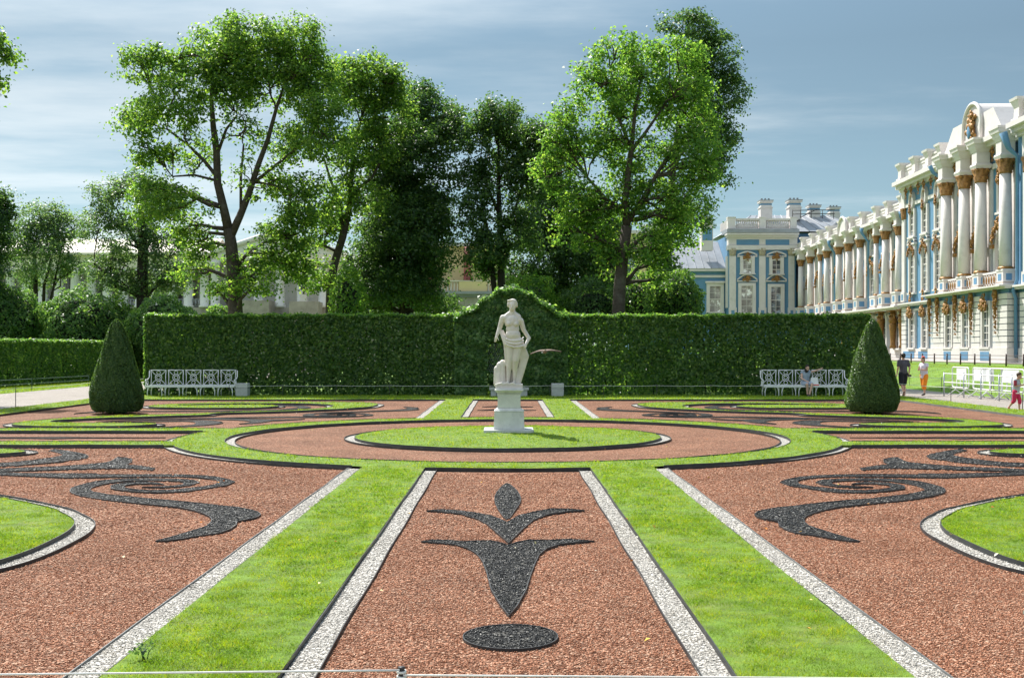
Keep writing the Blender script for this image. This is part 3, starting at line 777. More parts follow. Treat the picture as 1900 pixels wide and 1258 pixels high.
# ---- clipped hedges
def hedge(name, label, p0, p1, h, th, leaf, cover, leafmat, thin=None, group=None):
    """box hedge from p0 to p1 (front bottom line); thin(u,z) gives the share of leaves kept"""
    p0 = np.array(p0, float); p1 = np.array(p1, float); L = np.linalg.norm(p1-p0); u = (p1-p0)/L; w = np.array([-u[1], u[0]])
    t = thing(name, label, 'hedge', (*((p0+p1)/2), 0), group=group)
    k = cover / (leaf*leaf*0.35)
    P, N = [], []
    def put(n, fa, nrm, soft):
        a = RNG.uniform(0, L, n); b = RNG.uniform(0, 1, n); dep = np.abs(RNG.normal(size=n))*soft
        uu, ww, zz = fa(a, b, dep)
        if thin is not None:
            keep = RNG.uniform(0, 1, n) < thin(uu, zz)
            uu, ww, zz = uu[keep], ww[keep], zz[keep]
        bump = 0.05*np.sin(uu*1.7+zz*2.1)*np.sin(uu*3.3) + 0.03*np.sin(uu*7+zz*5)
        X = p0[0] + u[0]*uu + w[0]*(ww + bump); Y = p0[1] + u[1]*uu + w[1]*(ww + bump)
        P.append(np.stack([X, Y, zz + 0.03*np.sin(uu*5.1)*(zz > h*0.9)], 1))
        nn = np.array([w[0]*nrm[0]+u[0]*nrm[2], w[1]*nrm[0]+u[1]*nrm[2], nrm[1]])
        N.append(nn + RNG.normal(size=(len(uu), 3))*0.55 + np.array([0, 0, 0.25]))
    put(int(L*h*k), lambda a, b, d: (a, d, b*h), (-1, 0, 0), 0.13)
    put(int(L*h*k*0.55), lambda a, b, d: (a, th-d, b*h), (1, 0, 0), 0.13)
    put(int(L*th*k*1.1), lambda a, b, d: (a, b*th, h-d*0.6+0.05*np.abs(RNG.normal(size=len(a)))), (0, 1, 0), 0.12)
    for e in (0, 1):
        put(int(th*h*k), lambda a, b, d: (np.where(e, L-d, d), a/L*th, b*h), (0, 0, 1 if e else -1), 0.10)
    P = np.concatenate(P); N = np.concatenate(N)
    raw_obj('foliage', leaf_quads(P, N, leaf*RNG.uniform(0.6, 1.35, len(P))), 4, M[leafmat], t)
    mb = MB()
    for i in range(int(L/0.42)):
        a = (i + RNG.uniform(0.2, 0.8))*0.42; o = th*RNG.uniform(0.3, 0.7)
        b = np.array([p0[0]+u[0]*a+w[0]*o, p0[1]+u[1]*a+w[1]*o, 0])
        mb.tube([b+np.array([0,0,-0.05]), b+np.array([RNG.normal()*0.06, RNG.normal()*0.05, h*0.5]), b+np.array([RNG.normal()*0.15, RNG.normal()*0.1, h*0.93])], [0.035, 0.028, 0.012], 5)
        for _ in range(5):
            z = RNG.uniform(0.2, 0.85)*h; q = b + np.array([0, 0, z])
            mb.tube([q, q + np.array([RNG.normal()*0.25, RNG.normal()*0.3, 0.35])], [0.013, 0.005], 4)
    mb.build('stem', M['dark_bark'], t)
    return t

def sm(x, a, b): return np.clip((x-a)/(b-a), 0, 1)
def tall_thin(u, z):
    # sparser low down and towards the middle of the palace-side half, where the lawn behind shines through
    patch = 0.5 + 0.5*np.sin(u*1.9+1.3*np.sin(z*2.2))*np.sin(z*3.1+np.sin(u*2.7))
    k = sm(u, 12.5, 16.5) * (1 - sm(u, 25.5, 28.0))
    low = 1 - sm(z, 0.15, 0.8)
    mid = (1 - sm(z, 1.9, 2.9))
    return np.clip(1 - k*mid*(0.05 + 0.45*patch*patch) - low*(0.1 + 0.3*patch), 0.25, 1)
hedge('clipped_hedge', 'tall dark clipped hedge behind the benches and the statue', (-15.05, 47.9), (15.0, 47.9), 3.32, 1.5, 0.14, 4.0, 'hedge_leaves', tall_thin)
hedge('low_hedge', 'lower clipped hedge running along the outer edge of the gravel walk', (-26.2, 88.0), (-28.6, 50.0), 2.42, 1.2, 0.15, 3.4, 'hedge_leaves')

# ---- ivy arbour in the middle of the tall hedge
t = thing('ivy_arbour', 'rounded ivy arbour bulging out of the hedge behind the statue', 'arbour', (0.15, 47.6, 0))
n = 17000
prof_z = lambda x: 3.22 + 1.12*np.maximum(0, 0.5+0.5*np.cos(np.pi*np.clip(x/2.35, -1, 1)))**0.85
X = RNG.uniform(-2.3, 2.3, n); Z = RNG.uniform(0, 1, n)**0.9 * prof_z(X)
Y = 47.78 - 0.42*np.sqrt(np.clip(1-(X/2.4)**2, 0, 1))*(1-0.35*sm(Z, 2.6, 4.3)) - 0.10*np.sin(X*4+Z*3)*np.sin(Z*5-X*2) + np.abs(RNG.normal(size=n))*0.10
gate = (np.abs(X + 0.4) < 0.62) & (Z < 2.3) & (RNG.uniform(0, 1, n) < 0.93)
P = np.stack([X + 0.15, Y, Z], 1)[~gate]
n2 = 11000; x2 = RNG.uniform(-2.35, 2.35, n2)
P2 = np.stack([0.15 + x2, 47.45 + RNG.uniform(0, 1.9, n2), prof_z(x2) + np.abs(RNG.normal(size=n2))*0.12 - 0.10 + 0.06*np.sin(x2*9)], 1)
NN = np.concatenate([np.tile([0, -1, 0.6], (len(P), 1)), np.stack([x2*0.3, -0.3+0*x2, 1+0*x2], 1)]) + RNG.normal(size=(len(P)+n2, 3))*0.55
P = np.concatenate([P, P2])
raw_obj('foliage', leaf_quads(P, NN, 0.145*RNG.uniform(0.55, 1.35, len(P)), 0.8), 4, M['ivy_leaves'], t)
mb = MB()
for x in (-0.9, 0.4): mb.tube([(x, 47.75, -0.05), (x, 47.75, 2.4)], 0.03, 6)
mb.tube([(-0.9+1.3*i/12, 47.75, 2.4+0.35*math.sin(math.pi*i/12)) for i in range(13)], 0.03, 6)
mb.build('arch_frame', M['dark_metal'], t)
mb = MB(); s = 0.10
for i in range(12):
    for j in range(14):
        cx = -0.85 + i*s*0.95 + (0.5*s if j % 2 else 0); cz = 1.0 + j*s*0.86
        if cz > 2.3: continue
        hx = [(cx + s*0.52*math.cos(math.radians(60*k+30)), 47.80, cz + s*0.52*math.sin(math.radians(60*k+30))) for k in range(4)]
        mb.tube(hx, 0.007, 4, caps=False)
mb.build('lattice', M['grey_metal'], t)

# ---- clipped yew cones
def yew_cone(px, d, label):
    x = (px - AX)*d/F
    t = thing('topiary_cone', label, 'topiary', (x, d, 0), group='clipped yew cones at the ends of the far beds')
    hh = 2.78
    prof = [(0, 0.60), (0.03, 0.73), (0.10, 0.80), (0.2, 0.79), (0.3, 0.735), (0.45, 0.63), (0.6, 0.51), (0.75, 0.38), (0.86, 0.275), (0.94, 0.18), (0.985, 0.09), (1.0, 0.02)]
    zs = np.array([p[0] for p in prof]); rs = np.array([p[1] for p in prof])
    n = 46000
    z = RNG.beta(1.0, 1.45, n); a = RNG.uniform(0, 2*math.pi, n)
    r = np.interp(z, zs, rs) + 0.018*np.sin(a*5+z*9) + 0.014*np.sin(a*11+z*23)
    r -= np.abs(RNG.normal(size=n))*0.030 + 0.02
    P = np.stack([x + r*np.cos(a), d + r*np.sin(a), 0.06 + z*hh], 1)
    N = np.stack([np.cos(a), np.sin(a), np.full(n, 0.45)], 1) + RNG.normal(size=(n, 3))*0.55
    raw_obj('foliage', leaf_quads(P, N, 0.058*RNG.uniform(0.6, 1.4, n), 0.45), 4, M['yew_leaves'], t)
    mb = MB(); mb.lathe([(max(0.02, p[1]*0.86), 0.10 + p[0]*hh*0.96) for p in prof], (x, d, 0), 20)  # solid dark core added behind the needles to block light
    for k in range(4):
        b = k*1.6; mb.tube([(x+0.2*math.cos(b), d+0.2*math.sin(b), -0.03), (x+0.25*math.cos(b), d+0.25*math.sin(b), 0.3)], 0.05, 6)
    mb.build('stem', M['stem_and_light_block'], t)
yew_cone(216.5, 34.9, 'clipped yew cone beside the empty bench')
yew_cone(1618.5, 34.9, 'clipped yew cone beside the walking people')

# ---- the park trees
tree('maple_tree', 'tall broad maple with a forked trunk, leftmost of the big trees behind the hedge',
 [(470,78,75,44),(390,86,70,42),(545,86,60,48),(300,132,62,42),(262,118,34,22),(258,232,48,45),(330,215,65,52),(410,165,70,58),(500,165,80,62),(585,150,52,66),(606,255,52,75),(545,270,50,52),(290,300,55,24,.8),
  (330,395,72,42),(285,370,42,40),(365,450,42,30),(575,380,55,60),(535,445,58,45),(480,495,66,34),(560,505,46,34),(398,540,30,16),(445,250,48,48,.35),(520,350,36,36,.6),(430,120,60,40,.6),(352,505,36,26,.7),(470,540,50,22,.7),(360,300,50,45,.35),(470,350,45,60,.2)], 58,
 [(437,585,.37),(435,520,.33),(429,455,.30),(424,425,.27)],
 [[(424,425,.25),(415,385,.22),(404,340,.2),(402,280,.18),(396,235,.15),(392,180,.1),(400,120,.06)],[(428,440,.22),(446,400,.19),(462,360,.17),(478,310,.14),(497,260,.12),(512,205,.09),(530,150,.05)],
  [(404,330,.1),(380,300,.09),(350,270,.07),(310,240,.05)],[(404,285,.09),(420,240,.07),(440,215,.05)],[(447,400,.08),(447,330,.07),(452,270,.05)],[(437,500,.1),(455,475,.09),(490,450,.07),(540,440,.05)],[(400,335,.07),(360,325,.06),(320,328,.04)],[(470,340,.09),(520,300,.07),(570,260,.05)]],
 'maple_leaves', dens=0.92)
tree('slender_tree', 'slim leaning tree between the broad maple and the dark lime tree',
 [(690,142,52,40),(640,185,42,50),(718,215,46,62),(685,275,56,55),(640,330,32,55,.7),(680,380,42,36,.7),(605,430,34,50,.8),(592,525,26,26),(730,160,34,34),(640,140,22,28),(625,395,25,40,.6)], 62,
 [(612,585,.26),(614,530,.24),(620,490,.22),(636,440,.2),(648,385,.17)],
 [[(648,385,.15),(652,330,.13),(656,280,.1),(668,225,.08),(690,170,.05)],[(640,430,.12),(630,380,.1),(612,330,.07),(600,290,.05)],[(652,360,.1),(690,330,.08),(712,290,.05)],[(630,470,.08),(600,455,.06)]],
 'maple_leaves')
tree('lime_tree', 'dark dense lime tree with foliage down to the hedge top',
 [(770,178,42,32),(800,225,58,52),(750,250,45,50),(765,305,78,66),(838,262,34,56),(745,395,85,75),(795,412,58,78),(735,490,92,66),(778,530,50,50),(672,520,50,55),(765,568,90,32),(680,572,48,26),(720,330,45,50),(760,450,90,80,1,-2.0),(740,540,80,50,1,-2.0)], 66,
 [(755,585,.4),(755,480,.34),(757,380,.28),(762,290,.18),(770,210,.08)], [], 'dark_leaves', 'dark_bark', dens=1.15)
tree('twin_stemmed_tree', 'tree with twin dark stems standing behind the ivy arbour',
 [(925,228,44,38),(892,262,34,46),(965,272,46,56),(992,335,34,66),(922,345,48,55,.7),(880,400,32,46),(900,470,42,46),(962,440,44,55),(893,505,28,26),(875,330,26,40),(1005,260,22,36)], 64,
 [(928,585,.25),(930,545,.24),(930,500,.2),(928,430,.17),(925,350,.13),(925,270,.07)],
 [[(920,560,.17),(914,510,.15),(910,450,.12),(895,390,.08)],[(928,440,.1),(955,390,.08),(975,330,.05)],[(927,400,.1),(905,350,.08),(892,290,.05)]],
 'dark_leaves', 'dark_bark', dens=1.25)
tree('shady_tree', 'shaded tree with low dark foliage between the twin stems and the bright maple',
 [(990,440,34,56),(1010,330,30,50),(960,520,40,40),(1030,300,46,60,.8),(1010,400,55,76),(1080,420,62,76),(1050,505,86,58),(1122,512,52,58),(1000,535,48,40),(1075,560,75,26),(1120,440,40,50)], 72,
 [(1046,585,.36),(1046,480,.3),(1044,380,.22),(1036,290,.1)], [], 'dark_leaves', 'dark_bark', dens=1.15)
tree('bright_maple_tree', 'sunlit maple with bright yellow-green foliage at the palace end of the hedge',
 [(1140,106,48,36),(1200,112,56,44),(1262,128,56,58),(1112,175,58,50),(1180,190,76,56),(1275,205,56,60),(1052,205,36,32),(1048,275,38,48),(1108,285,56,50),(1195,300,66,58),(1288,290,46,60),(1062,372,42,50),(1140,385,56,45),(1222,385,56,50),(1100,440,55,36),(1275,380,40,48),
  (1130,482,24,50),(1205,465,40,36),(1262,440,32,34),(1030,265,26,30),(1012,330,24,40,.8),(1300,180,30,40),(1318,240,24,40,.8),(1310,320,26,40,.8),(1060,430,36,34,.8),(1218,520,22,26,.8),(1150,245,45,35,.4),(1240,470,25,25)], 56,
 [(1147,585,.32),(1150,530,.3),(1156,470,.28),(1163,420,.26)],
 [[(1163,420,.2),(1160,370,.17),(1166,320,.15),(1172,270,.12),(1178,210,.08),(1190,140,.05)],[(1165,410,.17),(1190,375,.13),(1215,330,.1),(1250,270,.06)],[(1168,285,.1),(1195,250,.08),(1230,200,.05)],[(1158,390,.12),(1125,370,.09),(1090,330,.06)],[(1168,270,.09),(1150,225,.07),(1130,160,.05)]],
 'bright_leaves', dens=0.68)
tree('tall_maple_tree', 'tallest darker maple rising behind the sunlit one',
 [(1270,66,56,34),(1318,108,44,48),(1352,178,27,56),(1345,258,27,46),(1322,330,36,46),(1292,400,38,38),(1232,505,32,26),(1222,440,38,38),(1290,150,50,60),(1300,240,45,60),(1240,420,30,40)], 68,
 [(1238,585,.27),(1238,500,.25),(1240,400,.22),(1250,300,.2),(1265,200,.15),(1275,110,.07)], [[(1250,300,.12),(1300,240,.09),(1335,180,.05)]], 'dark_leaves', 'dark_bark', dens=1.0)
tree('airy_tree', 'airy bluish tree with a low crooked bough before the white gallery',
 [(250,360,62,36,.6),(205,375,40,36,.6),(182,430,34,46,.7),(290,400,55,46,.7),(240,455,58,55,.8),(310,480,46,55,.8),(190,510,38,38,.8),(290,535,58,28,.9),(338,520,24,28,.9),(230,530,45,30,.8)], 84,
 [(264,575,.42),(264,520,.4),(265,465,.35),(264,420,.25),(258,360,.1)], [[(264,552,.2),(240,540,.18),(215,530,.15),(200,510,.12),(175,490,.08)],[(265,470,.15),(235,420,.1),(215,385,.05)],[(266,560,.12),(290,530,.1),(310,500,.06)],[(264,430,.12),(285,390,.08)]],
 'blue_leaves', 'dark_bark', sub_r=0.7, lp=40, leaf=0.2)
tree('small_park_tree', 'smaller rounded tree with several thin stems before the gallery columns',
 [(72,402,42,26),(112,430,38,42),(48,455,30,42),(98,490,48,40),(60,520,36,26),(132,505,26,28),(85,440,40,40)], 90,
 [(66,580,.2),(66,530,.17),(64,470,.12),(70,420,.06)], [[(80,580,.14),(82,530,.12),(95,480,.07)],[(88,580,.12),(98,540,.1),(110,480,.06)]], 'blue_leaves', 'dark_bark', sub_r=0.7, lp=40, leaf=0.2)
tree('edge_tree', 'dark tree only half inside the photo, leftmost of the distant park trees', [(-4,430,30,70),(-20,500,38,56),(-40,400,50,70),(5,385,20,30),(-60,470,60,80),(-10,560,24,30)], 78,
 [(-40,590,.3),(-40,500,.25),(-35,420,.12)], [], 'dark_leaves', 'dark_bark')
tree('overhanging_tree', 'tree whose leafy branch tips enter the sky at the top corner', [(-65,110,50,55),(-8,90,22,24),(10,104,14,14),(-4,158,12,13),(-85,200,60,45),(-140,130,80,80),(-150,30,80,60),(-14,68,14,12)], 46,
 [(-170,690,.4),(-170,450,.36),(-150,250,.25),(-130,130,.12)], [[(-150,250,.16),(-90,180,.1),(-30,120,.05)]], 'maple_leaves', lp=36)

# ---- shrubs
def px_bush(name, label, px, py, rx, ry, d, mat, leaf=0.15, cover=2.2, group=None, core=0.8, **kw):
    c = W(px, py, d); s = d/F
    return bush(name, label, 'shrub', c, (rx*s, 0.5*(rx+ry)*s, ry*s), mat, leaf, cover, group, core, **kw)
g = 'round clipped shrubs behind the low hedge'
px_bush('round_shrub', 'round clipped shrub behind the low hedge, nearest the photo edge', 12, 600, 72, 72, 80, 'ivy_leaves', 0.2, 2.2, g)
px_bush('round_shrub', 'round clipped shrub behind the low hedge, widest in its row', 150, 612, 78, 72, 80, 'ivy_leaves', 0.2, 2.2, g)
px_bush('round_shrub', 'loose pale shrub behind the yew cone tip', 215, 618, 46, 62, 81.5, 'bright_leaves', 0.2, 1.8, g)
px_bush('round_shrub', 'round clipped shrub behind the end of the tall hedge', 305, 615, 66, 66, 80, 'ivy_leaves', 0.2, 2.2, g)
px_bush('small_shrub', 'small pale shrub peeping over the tall hedge beside the maple trunk', 408, 600, 30, 34, 70, 'bright_leaves', 0.16, 1.8)
px_bush('round_shrub', 'dark round shrub before the blue palace wing', 1242, 562, 62, 62, 62, 'hedge_leaves', 0.15, 2.4)
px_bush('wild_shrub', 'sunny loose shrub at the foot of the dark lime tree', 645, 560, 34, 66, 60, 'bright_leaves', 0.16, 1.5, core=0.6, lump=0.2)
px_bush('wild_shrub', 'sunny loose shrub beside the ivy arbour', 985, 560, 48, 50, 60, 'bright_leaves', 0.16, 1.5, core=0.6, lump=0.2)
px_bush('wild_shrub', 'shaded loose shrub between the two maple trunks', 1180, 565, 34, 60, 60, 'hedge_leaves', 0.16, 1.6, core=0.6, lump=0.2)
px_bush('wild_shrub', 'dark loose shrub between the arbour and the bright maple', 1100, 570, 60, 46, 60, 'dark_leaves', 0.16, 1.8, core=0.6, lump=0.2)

for px, ry in ((1090, 48), (1215, 55), (1330, 50), (1450, 55), (1555, 46)):
    px_bush('wild_shrub', 'sunny low shrub glimpsed through the gaps of the tall hedge', px, 690, 66, ry, 54.5, 'bright_leaves', 0.16, 1.3, 'low shrubs seen through the hedge', core=0.55, lump=0.2)
x_, y_ = G(262, 1240)
t = thing('weed', 'small dark weed with upright stems growing in the near lawn strip', 'plant', (x_, y_, 0.05))
mb = MB()
for k in range(5):
    a_ = k*1.4; mb.tube([(x_+.008*k, y_, .04), (x_+.008*k+.02*math.cos(a_), y_+.02*math.sin(a_), .10), (x_+.01*k+.05*math.cos(a_), y_+.04*math.sin(a_), .14)], [.004, .003, .0015], 5)
mb.build('stem', M['green_metal'], t)
n = 40; a_ = RNG.uniform(0, 6.28, n); r_ = RNG.uniform(.01, .07, n)
raw_obj('foliage', leaf_quads(np.stack([x_+r_*np.cos(a_), y_+r_*np.sin(a_), RNG.uniform(.09, .15, n)], 1), np.tile([0, 0, 1.0], (n, 1)) + RNG.normal(size=(n, 3))*.6, RNG.uniform(.02, .035, n)), 4, M['dark_leaves'], t)
# ================================================================== the palace
TH = 0.0237; PX0 = 36.0
def UP(px, w): return F*(PX0 - w)/(px - AX - F*TH)      # distance along the facade of what shows at column px, standing w proud of it
palace = thing('palace', 'long blue and white baroque palace with gilded ornaments and tall columns', 'palace', (PX0 + TH*100, 100, 1.0), rz=-TH)
U0, Z0 = 100.0, 1.0
def pb(mb, u0, u1, w0, w1, z0, z1): mb.box(-w1, -w0, u0-U0, u1-U0, z0-Z0, z1-Z0)
def pbuild(mb, name, mat, parent=palace): return mb.build(name, M[mat] if isinstance(mat, str) else mat, parent, local=True)
def pl(u, w, z): return (-w, u-U0, z-Z0)
S1A, S1B = 110.8, 160.0       # colonnade wing
S2A, S2B = 98.5, 110.8        # flat bay with two window axes
S3A, S3B = 82.2, 98.5         # projecting column bay
mb = MB()
WALLW = 1.7
for q in ((S1A, S1B, -12, 0, 0.9, 15.0), (S2A, S2B, -12, .8, 0.9, 17.4), (S3A, S3B, -12, 1.2, 0.9, 17.5), (S3A+.1, S3B-.1, 1.2, 2.36, 0.9, 6.3), (55, S3A, -12, WALLW, 0.9, 17.4)):
    mb = MB(); pb(mb, *q); pbuild(mb, 'wall', 'blue_plaster')
mb = MB()                     # plinth
for a, b, w in ((S1A, S1B, 0), (S2A, S2B, .8), (55, S3A, WALLW)): pb(mb, a, b, w, w+.18, 0.9, 2.05)
pb(mb, S3A, S3B, 2.36, 2.62, 0.9, 2.05); pb(mb, S3A-.25, S3A, WALLW+.19, 2.62, 0.9, 2.05)
pbuild(mb, 'plinth', 'white_plaster')
mb = MB()
for u, w, hw in ((108.6, .98, 1.6), (104.4, .98, 1.5), (101.0, .98, 1.2), (93.8, 2.62, .8), (90.1, 2.62, .8), (86.0, 2.62, .85), (79, WALLW+.18, 1.2), (73, WALLW+.18, 1.2)):
    mb = MB(); pb(mb, u-hw, u+hw, w, w+.02, 1.15, 1.8); pbuild(mb, 'plinth_panel', 'blue_plaster')
mb = MB()                     # string courses
def course(mb, a, b, w, z, d, h):
    pb(mb, a, b, w, w+d, z, z+h*.55); pb(mb, a, b, w, w+d*1.25, z+h*.55, z+h)
course(mb, S1A, S1B, 0, 5.85, 1.35, .32); course(mb, S2A, S2B, .8, 6.02, .45, .32); course(mb, S3A-.2, S3B+.2, 1.2, 6.3, 1.55, .26); course(mb, 55, S3A-.2, WALLW, 6.2, .45, .3)
pb(mb, S1A, S1B, 0, .25, 5.2, 5.5); pb(mb, S2A, S2B, .8, .95, 5.55, 5.75)
pbuild(mb, 'string_course', 'white_plaster')
# cornices
mb = MB()
def cornice(mb, a, b, w, z0, z1, d):
    h = z1-z0
    pb(mb, a, b, w, w+d*.3, z0, z0+h*.3); pb(mb, a, b, w, w+d*.65, z0+h*.3, z0+h*.62); pb(mb, a, b, w, w+d, z0+h*.62, z1)
pb(mb, S1A, S1B, 0, .16, 13.75, 14.5); cornice(mb, S1A, S1B, 0, 14.5, 15.3, 1.0)
pb(mb, S2A, S2B, .8, .92, 15.35, 15.7); cornice(mb, S2A, S2B+.3, .8, 16.95, 17.9, 1.0)
cornice(mb, S3A-.2, S3B+.2, 1.2, 16.95, 17.95, 1.0); pb(mb, S3A, S3B, 1.2, 1.34, 15.6, 16.0)
cornice(mb, 55, S3A-.25, WALLW, 16.95, 17.9, 1.0)
pbuild(mb, 'cornice', 'white_plaster')

# ---- columns
def column_mesh(nm, r, h, n=20):
    mb = MB(); mb.lathe([(r*1.0, 0), (r*1.0, h*.33), (r*.86, h)], (0, 0, 0), n); return mb.mesh(nm, M['white_plaster'])
def capital_mesh(nm, r, h):
    mb = MB()
    mod = lambda a, t: 1 + 0.10*math.sin(8*a + (math.pi if t > .5 else 0))*(0.4+t)
    mb.lathe([(r*.88, 0), (r*1.02, h*.06), (r*.92, h*.14), (r*1.12, h*.40), (r*1.0, h*.46), (r*1.22, h*.74), (r*1.12, h*.8), (r*1.38, h*.97), (r*1.3, h)], (0, 0, 0), 32, True, mod)
    for i in range(4):
        a = math.pi/4 + i*math.pi/2; mb.ball((r*1.3*math.cos(a), r*1.3*math.sin(a), h*.86), (r*.24, r*.24, r*.24))
    return mb.mesh(nm, M['gold_paint'])
def ring_mesh(nm, r, h):
    mb = MB(); mb.lathe([(r*1.12, 0), (r*1.22, h*.4), (r*1.12, h*.7), (r*1.02, h)], (0, 0, 0), 20); return mb.mesh(nm, M['gold_paint'])
def block_mesh(nm, a, h):
    """entablature block over a column: moulded, spreading upwards"""
    mb = MB()
    for s0, s1, z0, z1 in ((.86, .98, 0, .10), (.98, .9, .10, .16), (.78, .78, .16, .55), (.84, .98, .55, .66), (1.02, 1.16, .66, .80), (1.26, 1.36, .80, .93), (1.42, 1.42, .93, 1.0)):
        mb.frustum(0, 0, z0*h, z1*h, a*s0, a*s0, a*s1, a*s1)
    return mb.mesh(nm, M['white_plaster'])
def pedestal_mesh(nm, a, b, h):
    mb = MB()
    mb.box(-a*1.12, a*1.12, -b*1.12, b*1.12, 0, h*.16); mb.box(-a, a, -b, b, h*.16, h*.88); mb.box(-a*1.1, a*1.1, -b*1.1, b*1.1, h*.88, h)
    mb.slot = 1
    mb.box(-a-.02, -a+.05, -b*.5, b*.5, h*.32, h*.72); mb.box(-a*.5, a*.5, -b-.02, -b+.05, h*.32, h*.72)
    mb.slot = 2; mb.box(-a*1.03, a*1.03, -b*1.03, b*1.03, h*.16, h*.2)
    return mb.mesh(nm, [M['white_plaster'], M['blue_plaster'], M['gold_paint']])
def put_column(u, w, zp, zb, zc, zt, zk, meshes, half=False):
    col, cap, ring, blk, ped = meshes
    c = inst(col, 'column', palace, pl(u, w, zb))
    inst(cap, 'capital', c, (0, 0, zc-zb)); inst(ring, 'base_ring', c, (0, 0, 0))
    p = inst(ped, 'pedestal', palace, pl(u, w, zp)); inst(blk, 'entablature_block', palace, pl(u, w, zt))
C1 = [153.6, 148.4, 139.9, 134.4, 130.2, 125.6, 116.5, 112.1]; C1S = [144.3, 120.6]
m1 = (column_mesh('column', .37, 13.0-7.55), capital_mesh('capital', .37, .85), ring_mesh('base_ring', .37, .18), block_mesh('entablature_block', .52, 15.3-13.85), pedestal_mesh('pedestal', .55, .62, 1.38))
m1s = (column_mesh('column', .27, 13.0-7.55), capital_mesh('capital', .27, .8), ring_mesh('base_ring', .27, .18), block_mesh('entablature_block', .38, 15.25-13.8), pedestal_mesh('pedestal', .42, .9, 1.38))
for u in C1: put_column(u, .78, 6.17, 7.55, 13.0, 13.85, 15.3, m1)
for u in C1S: put_column(u, .5, 6.17, 7.55, 13.0, 13.8, 15.3, m1s)
C3 = [95.85, 91.8, 88.4, 83.75]
for u, w, hw, zb, zt_ in [(u, 0, .38, 6.2, 13.75) for u in C1] + [(u, 1.2, .46, 6.6, 15.6) for u in C3]:
    mb = MB(); pb(mb, u-hw, u+hw, w, w+.22, zb, zt_); pbuild(mb, 'pilaster', 'white_plaster')
m3 = (column_mesh('column', .465, 14.65-7.75, 24), capital_mesh('capital', .465, 1.05), ring_mesh('base_ring', .465, .2), block_mesh('entablature_block', .64, 18.0-15.7), pedestal_mesh('pedestal', .42, .6, 1.19))
for u in C3: put_column(u, 1.98, 6.56, 7.75, 14.65, 15.7, 18, m3)
# corner pilaster of the flat bay and one beyond the drainpipe
mp = MB(); mp.box(-.18, 0, -.42, .42, 7.4-Z0, 14.3-Z0)
mpm = mp.mesh('pilaster', M['white_plaster'])
for u, wv in ((110.3, .8), (80.6, WALLW)):
    p = inst(mpm, 'pilaster', palace, (-wv, u-U0, 0)); inst(m1[1], 'capital', p, (-.05, 0, 14.3-Z0), scale=(.7, 1.0, 1.25))
    mb = MB(); pb(mb, u-.5, u+.5, wv, wv+.26, 6.5, 7.4); pbuild(mb, 'pedestal', 'white_plaster'); mb = MB(); pb(mb, u-.48, u+.48, wv, wv+.2, 15.36, 16.95); pbuild(mb, 'entablature_block', 'white_plaster')
    mb = MB(); pb(mb, u-.25, u+.25, wv+.26, wv+.28, 6.65, 7.2); pbuild(mb, 'pedestal_panel', 'blue_plaster')

# ---- windows (canonical: breadth along y, outward is -x, sill at z 0)
def arc_top(w, h, n=8):
    r = w/2
    return [(-r, 0), (r, 0)] + [(r*math.cos(math.pi*i/n), h-r+r*math.sin(math.pi*i/n)) for i in range(n+1)]
def window_mesh(nm, w, h, fw, dep, arch=False, sill=True, rows=5, cols=2, mat='white_plaster', trim=None):
    mb = MB()
    inner = arc_top(w, h) if arch else [(-w/2, 0), (w/2, 0), (w/2, h), (-w/2, h)]
    outer = arc_top(w+2*fw, h+fw) if arch else [(-w/2-fw, 0), (w/2+fw, 0), (w/2+fw, h+fw), (-w/2-fw, h+fw)]
    n = len(inner)
    for i in range(n):
        j = (i+1) % n
        if i == 0: continue
        a, b, c, d = inner[i], inner[j], outer[j], outer[i]
        mb.add([(-dep, *a), (-dep, *b), (-dep, *c), (-dep, *d), (0, *a), (0, *b), (0, *c), (0, *d)], [(0,1,2,3), (0,4,5,1), (2,6,7,3)], False)
    if sill: mb.box(-dep-.12, 0, -w/2-fw-.08, w/2+fw+.08, -.16, 0)
    for k in range(1, cols): y = -w/2+w*k/cols; mb.box(-.075, -.035, y-.03, y+.03, 0, h-(0.02 if not arch else w*.02))
    for k in range(1, rows):
        z = h*k/rows; hw = w/2
        if arch and z > h-w/2: hw = math.sqrt(max(0, (w/2)**2-(z-(h-w/2))**2))
        t = .05 if k == int(rows*.62) else .025
        mb.box(-.072, -.034, -hw, hw, z-t, z+t)
    mb.box(-.08, -.03, -w/2, -w/2+.06, 0, h*(.7 if arch else 1)); mb.box(-.08, -.03, w/2-.06, w/2, 0, h*(.7 if arch else 1))
    pm = MB(); pm.add([(-.03, *p) for p in inner], [tuple(range(n-1, -1, -1))], False)
    return mb.mesh(nm, M[mat]), pm.mesh('pane', M['glass'])
def put_window(ms, parent, loc, rz=0.0, curtain=False):
    f = inst(ms[0], 'window', parent, loc, rz); p = inst(ms[1], 'pane', f, (0, 0, 0)); return f
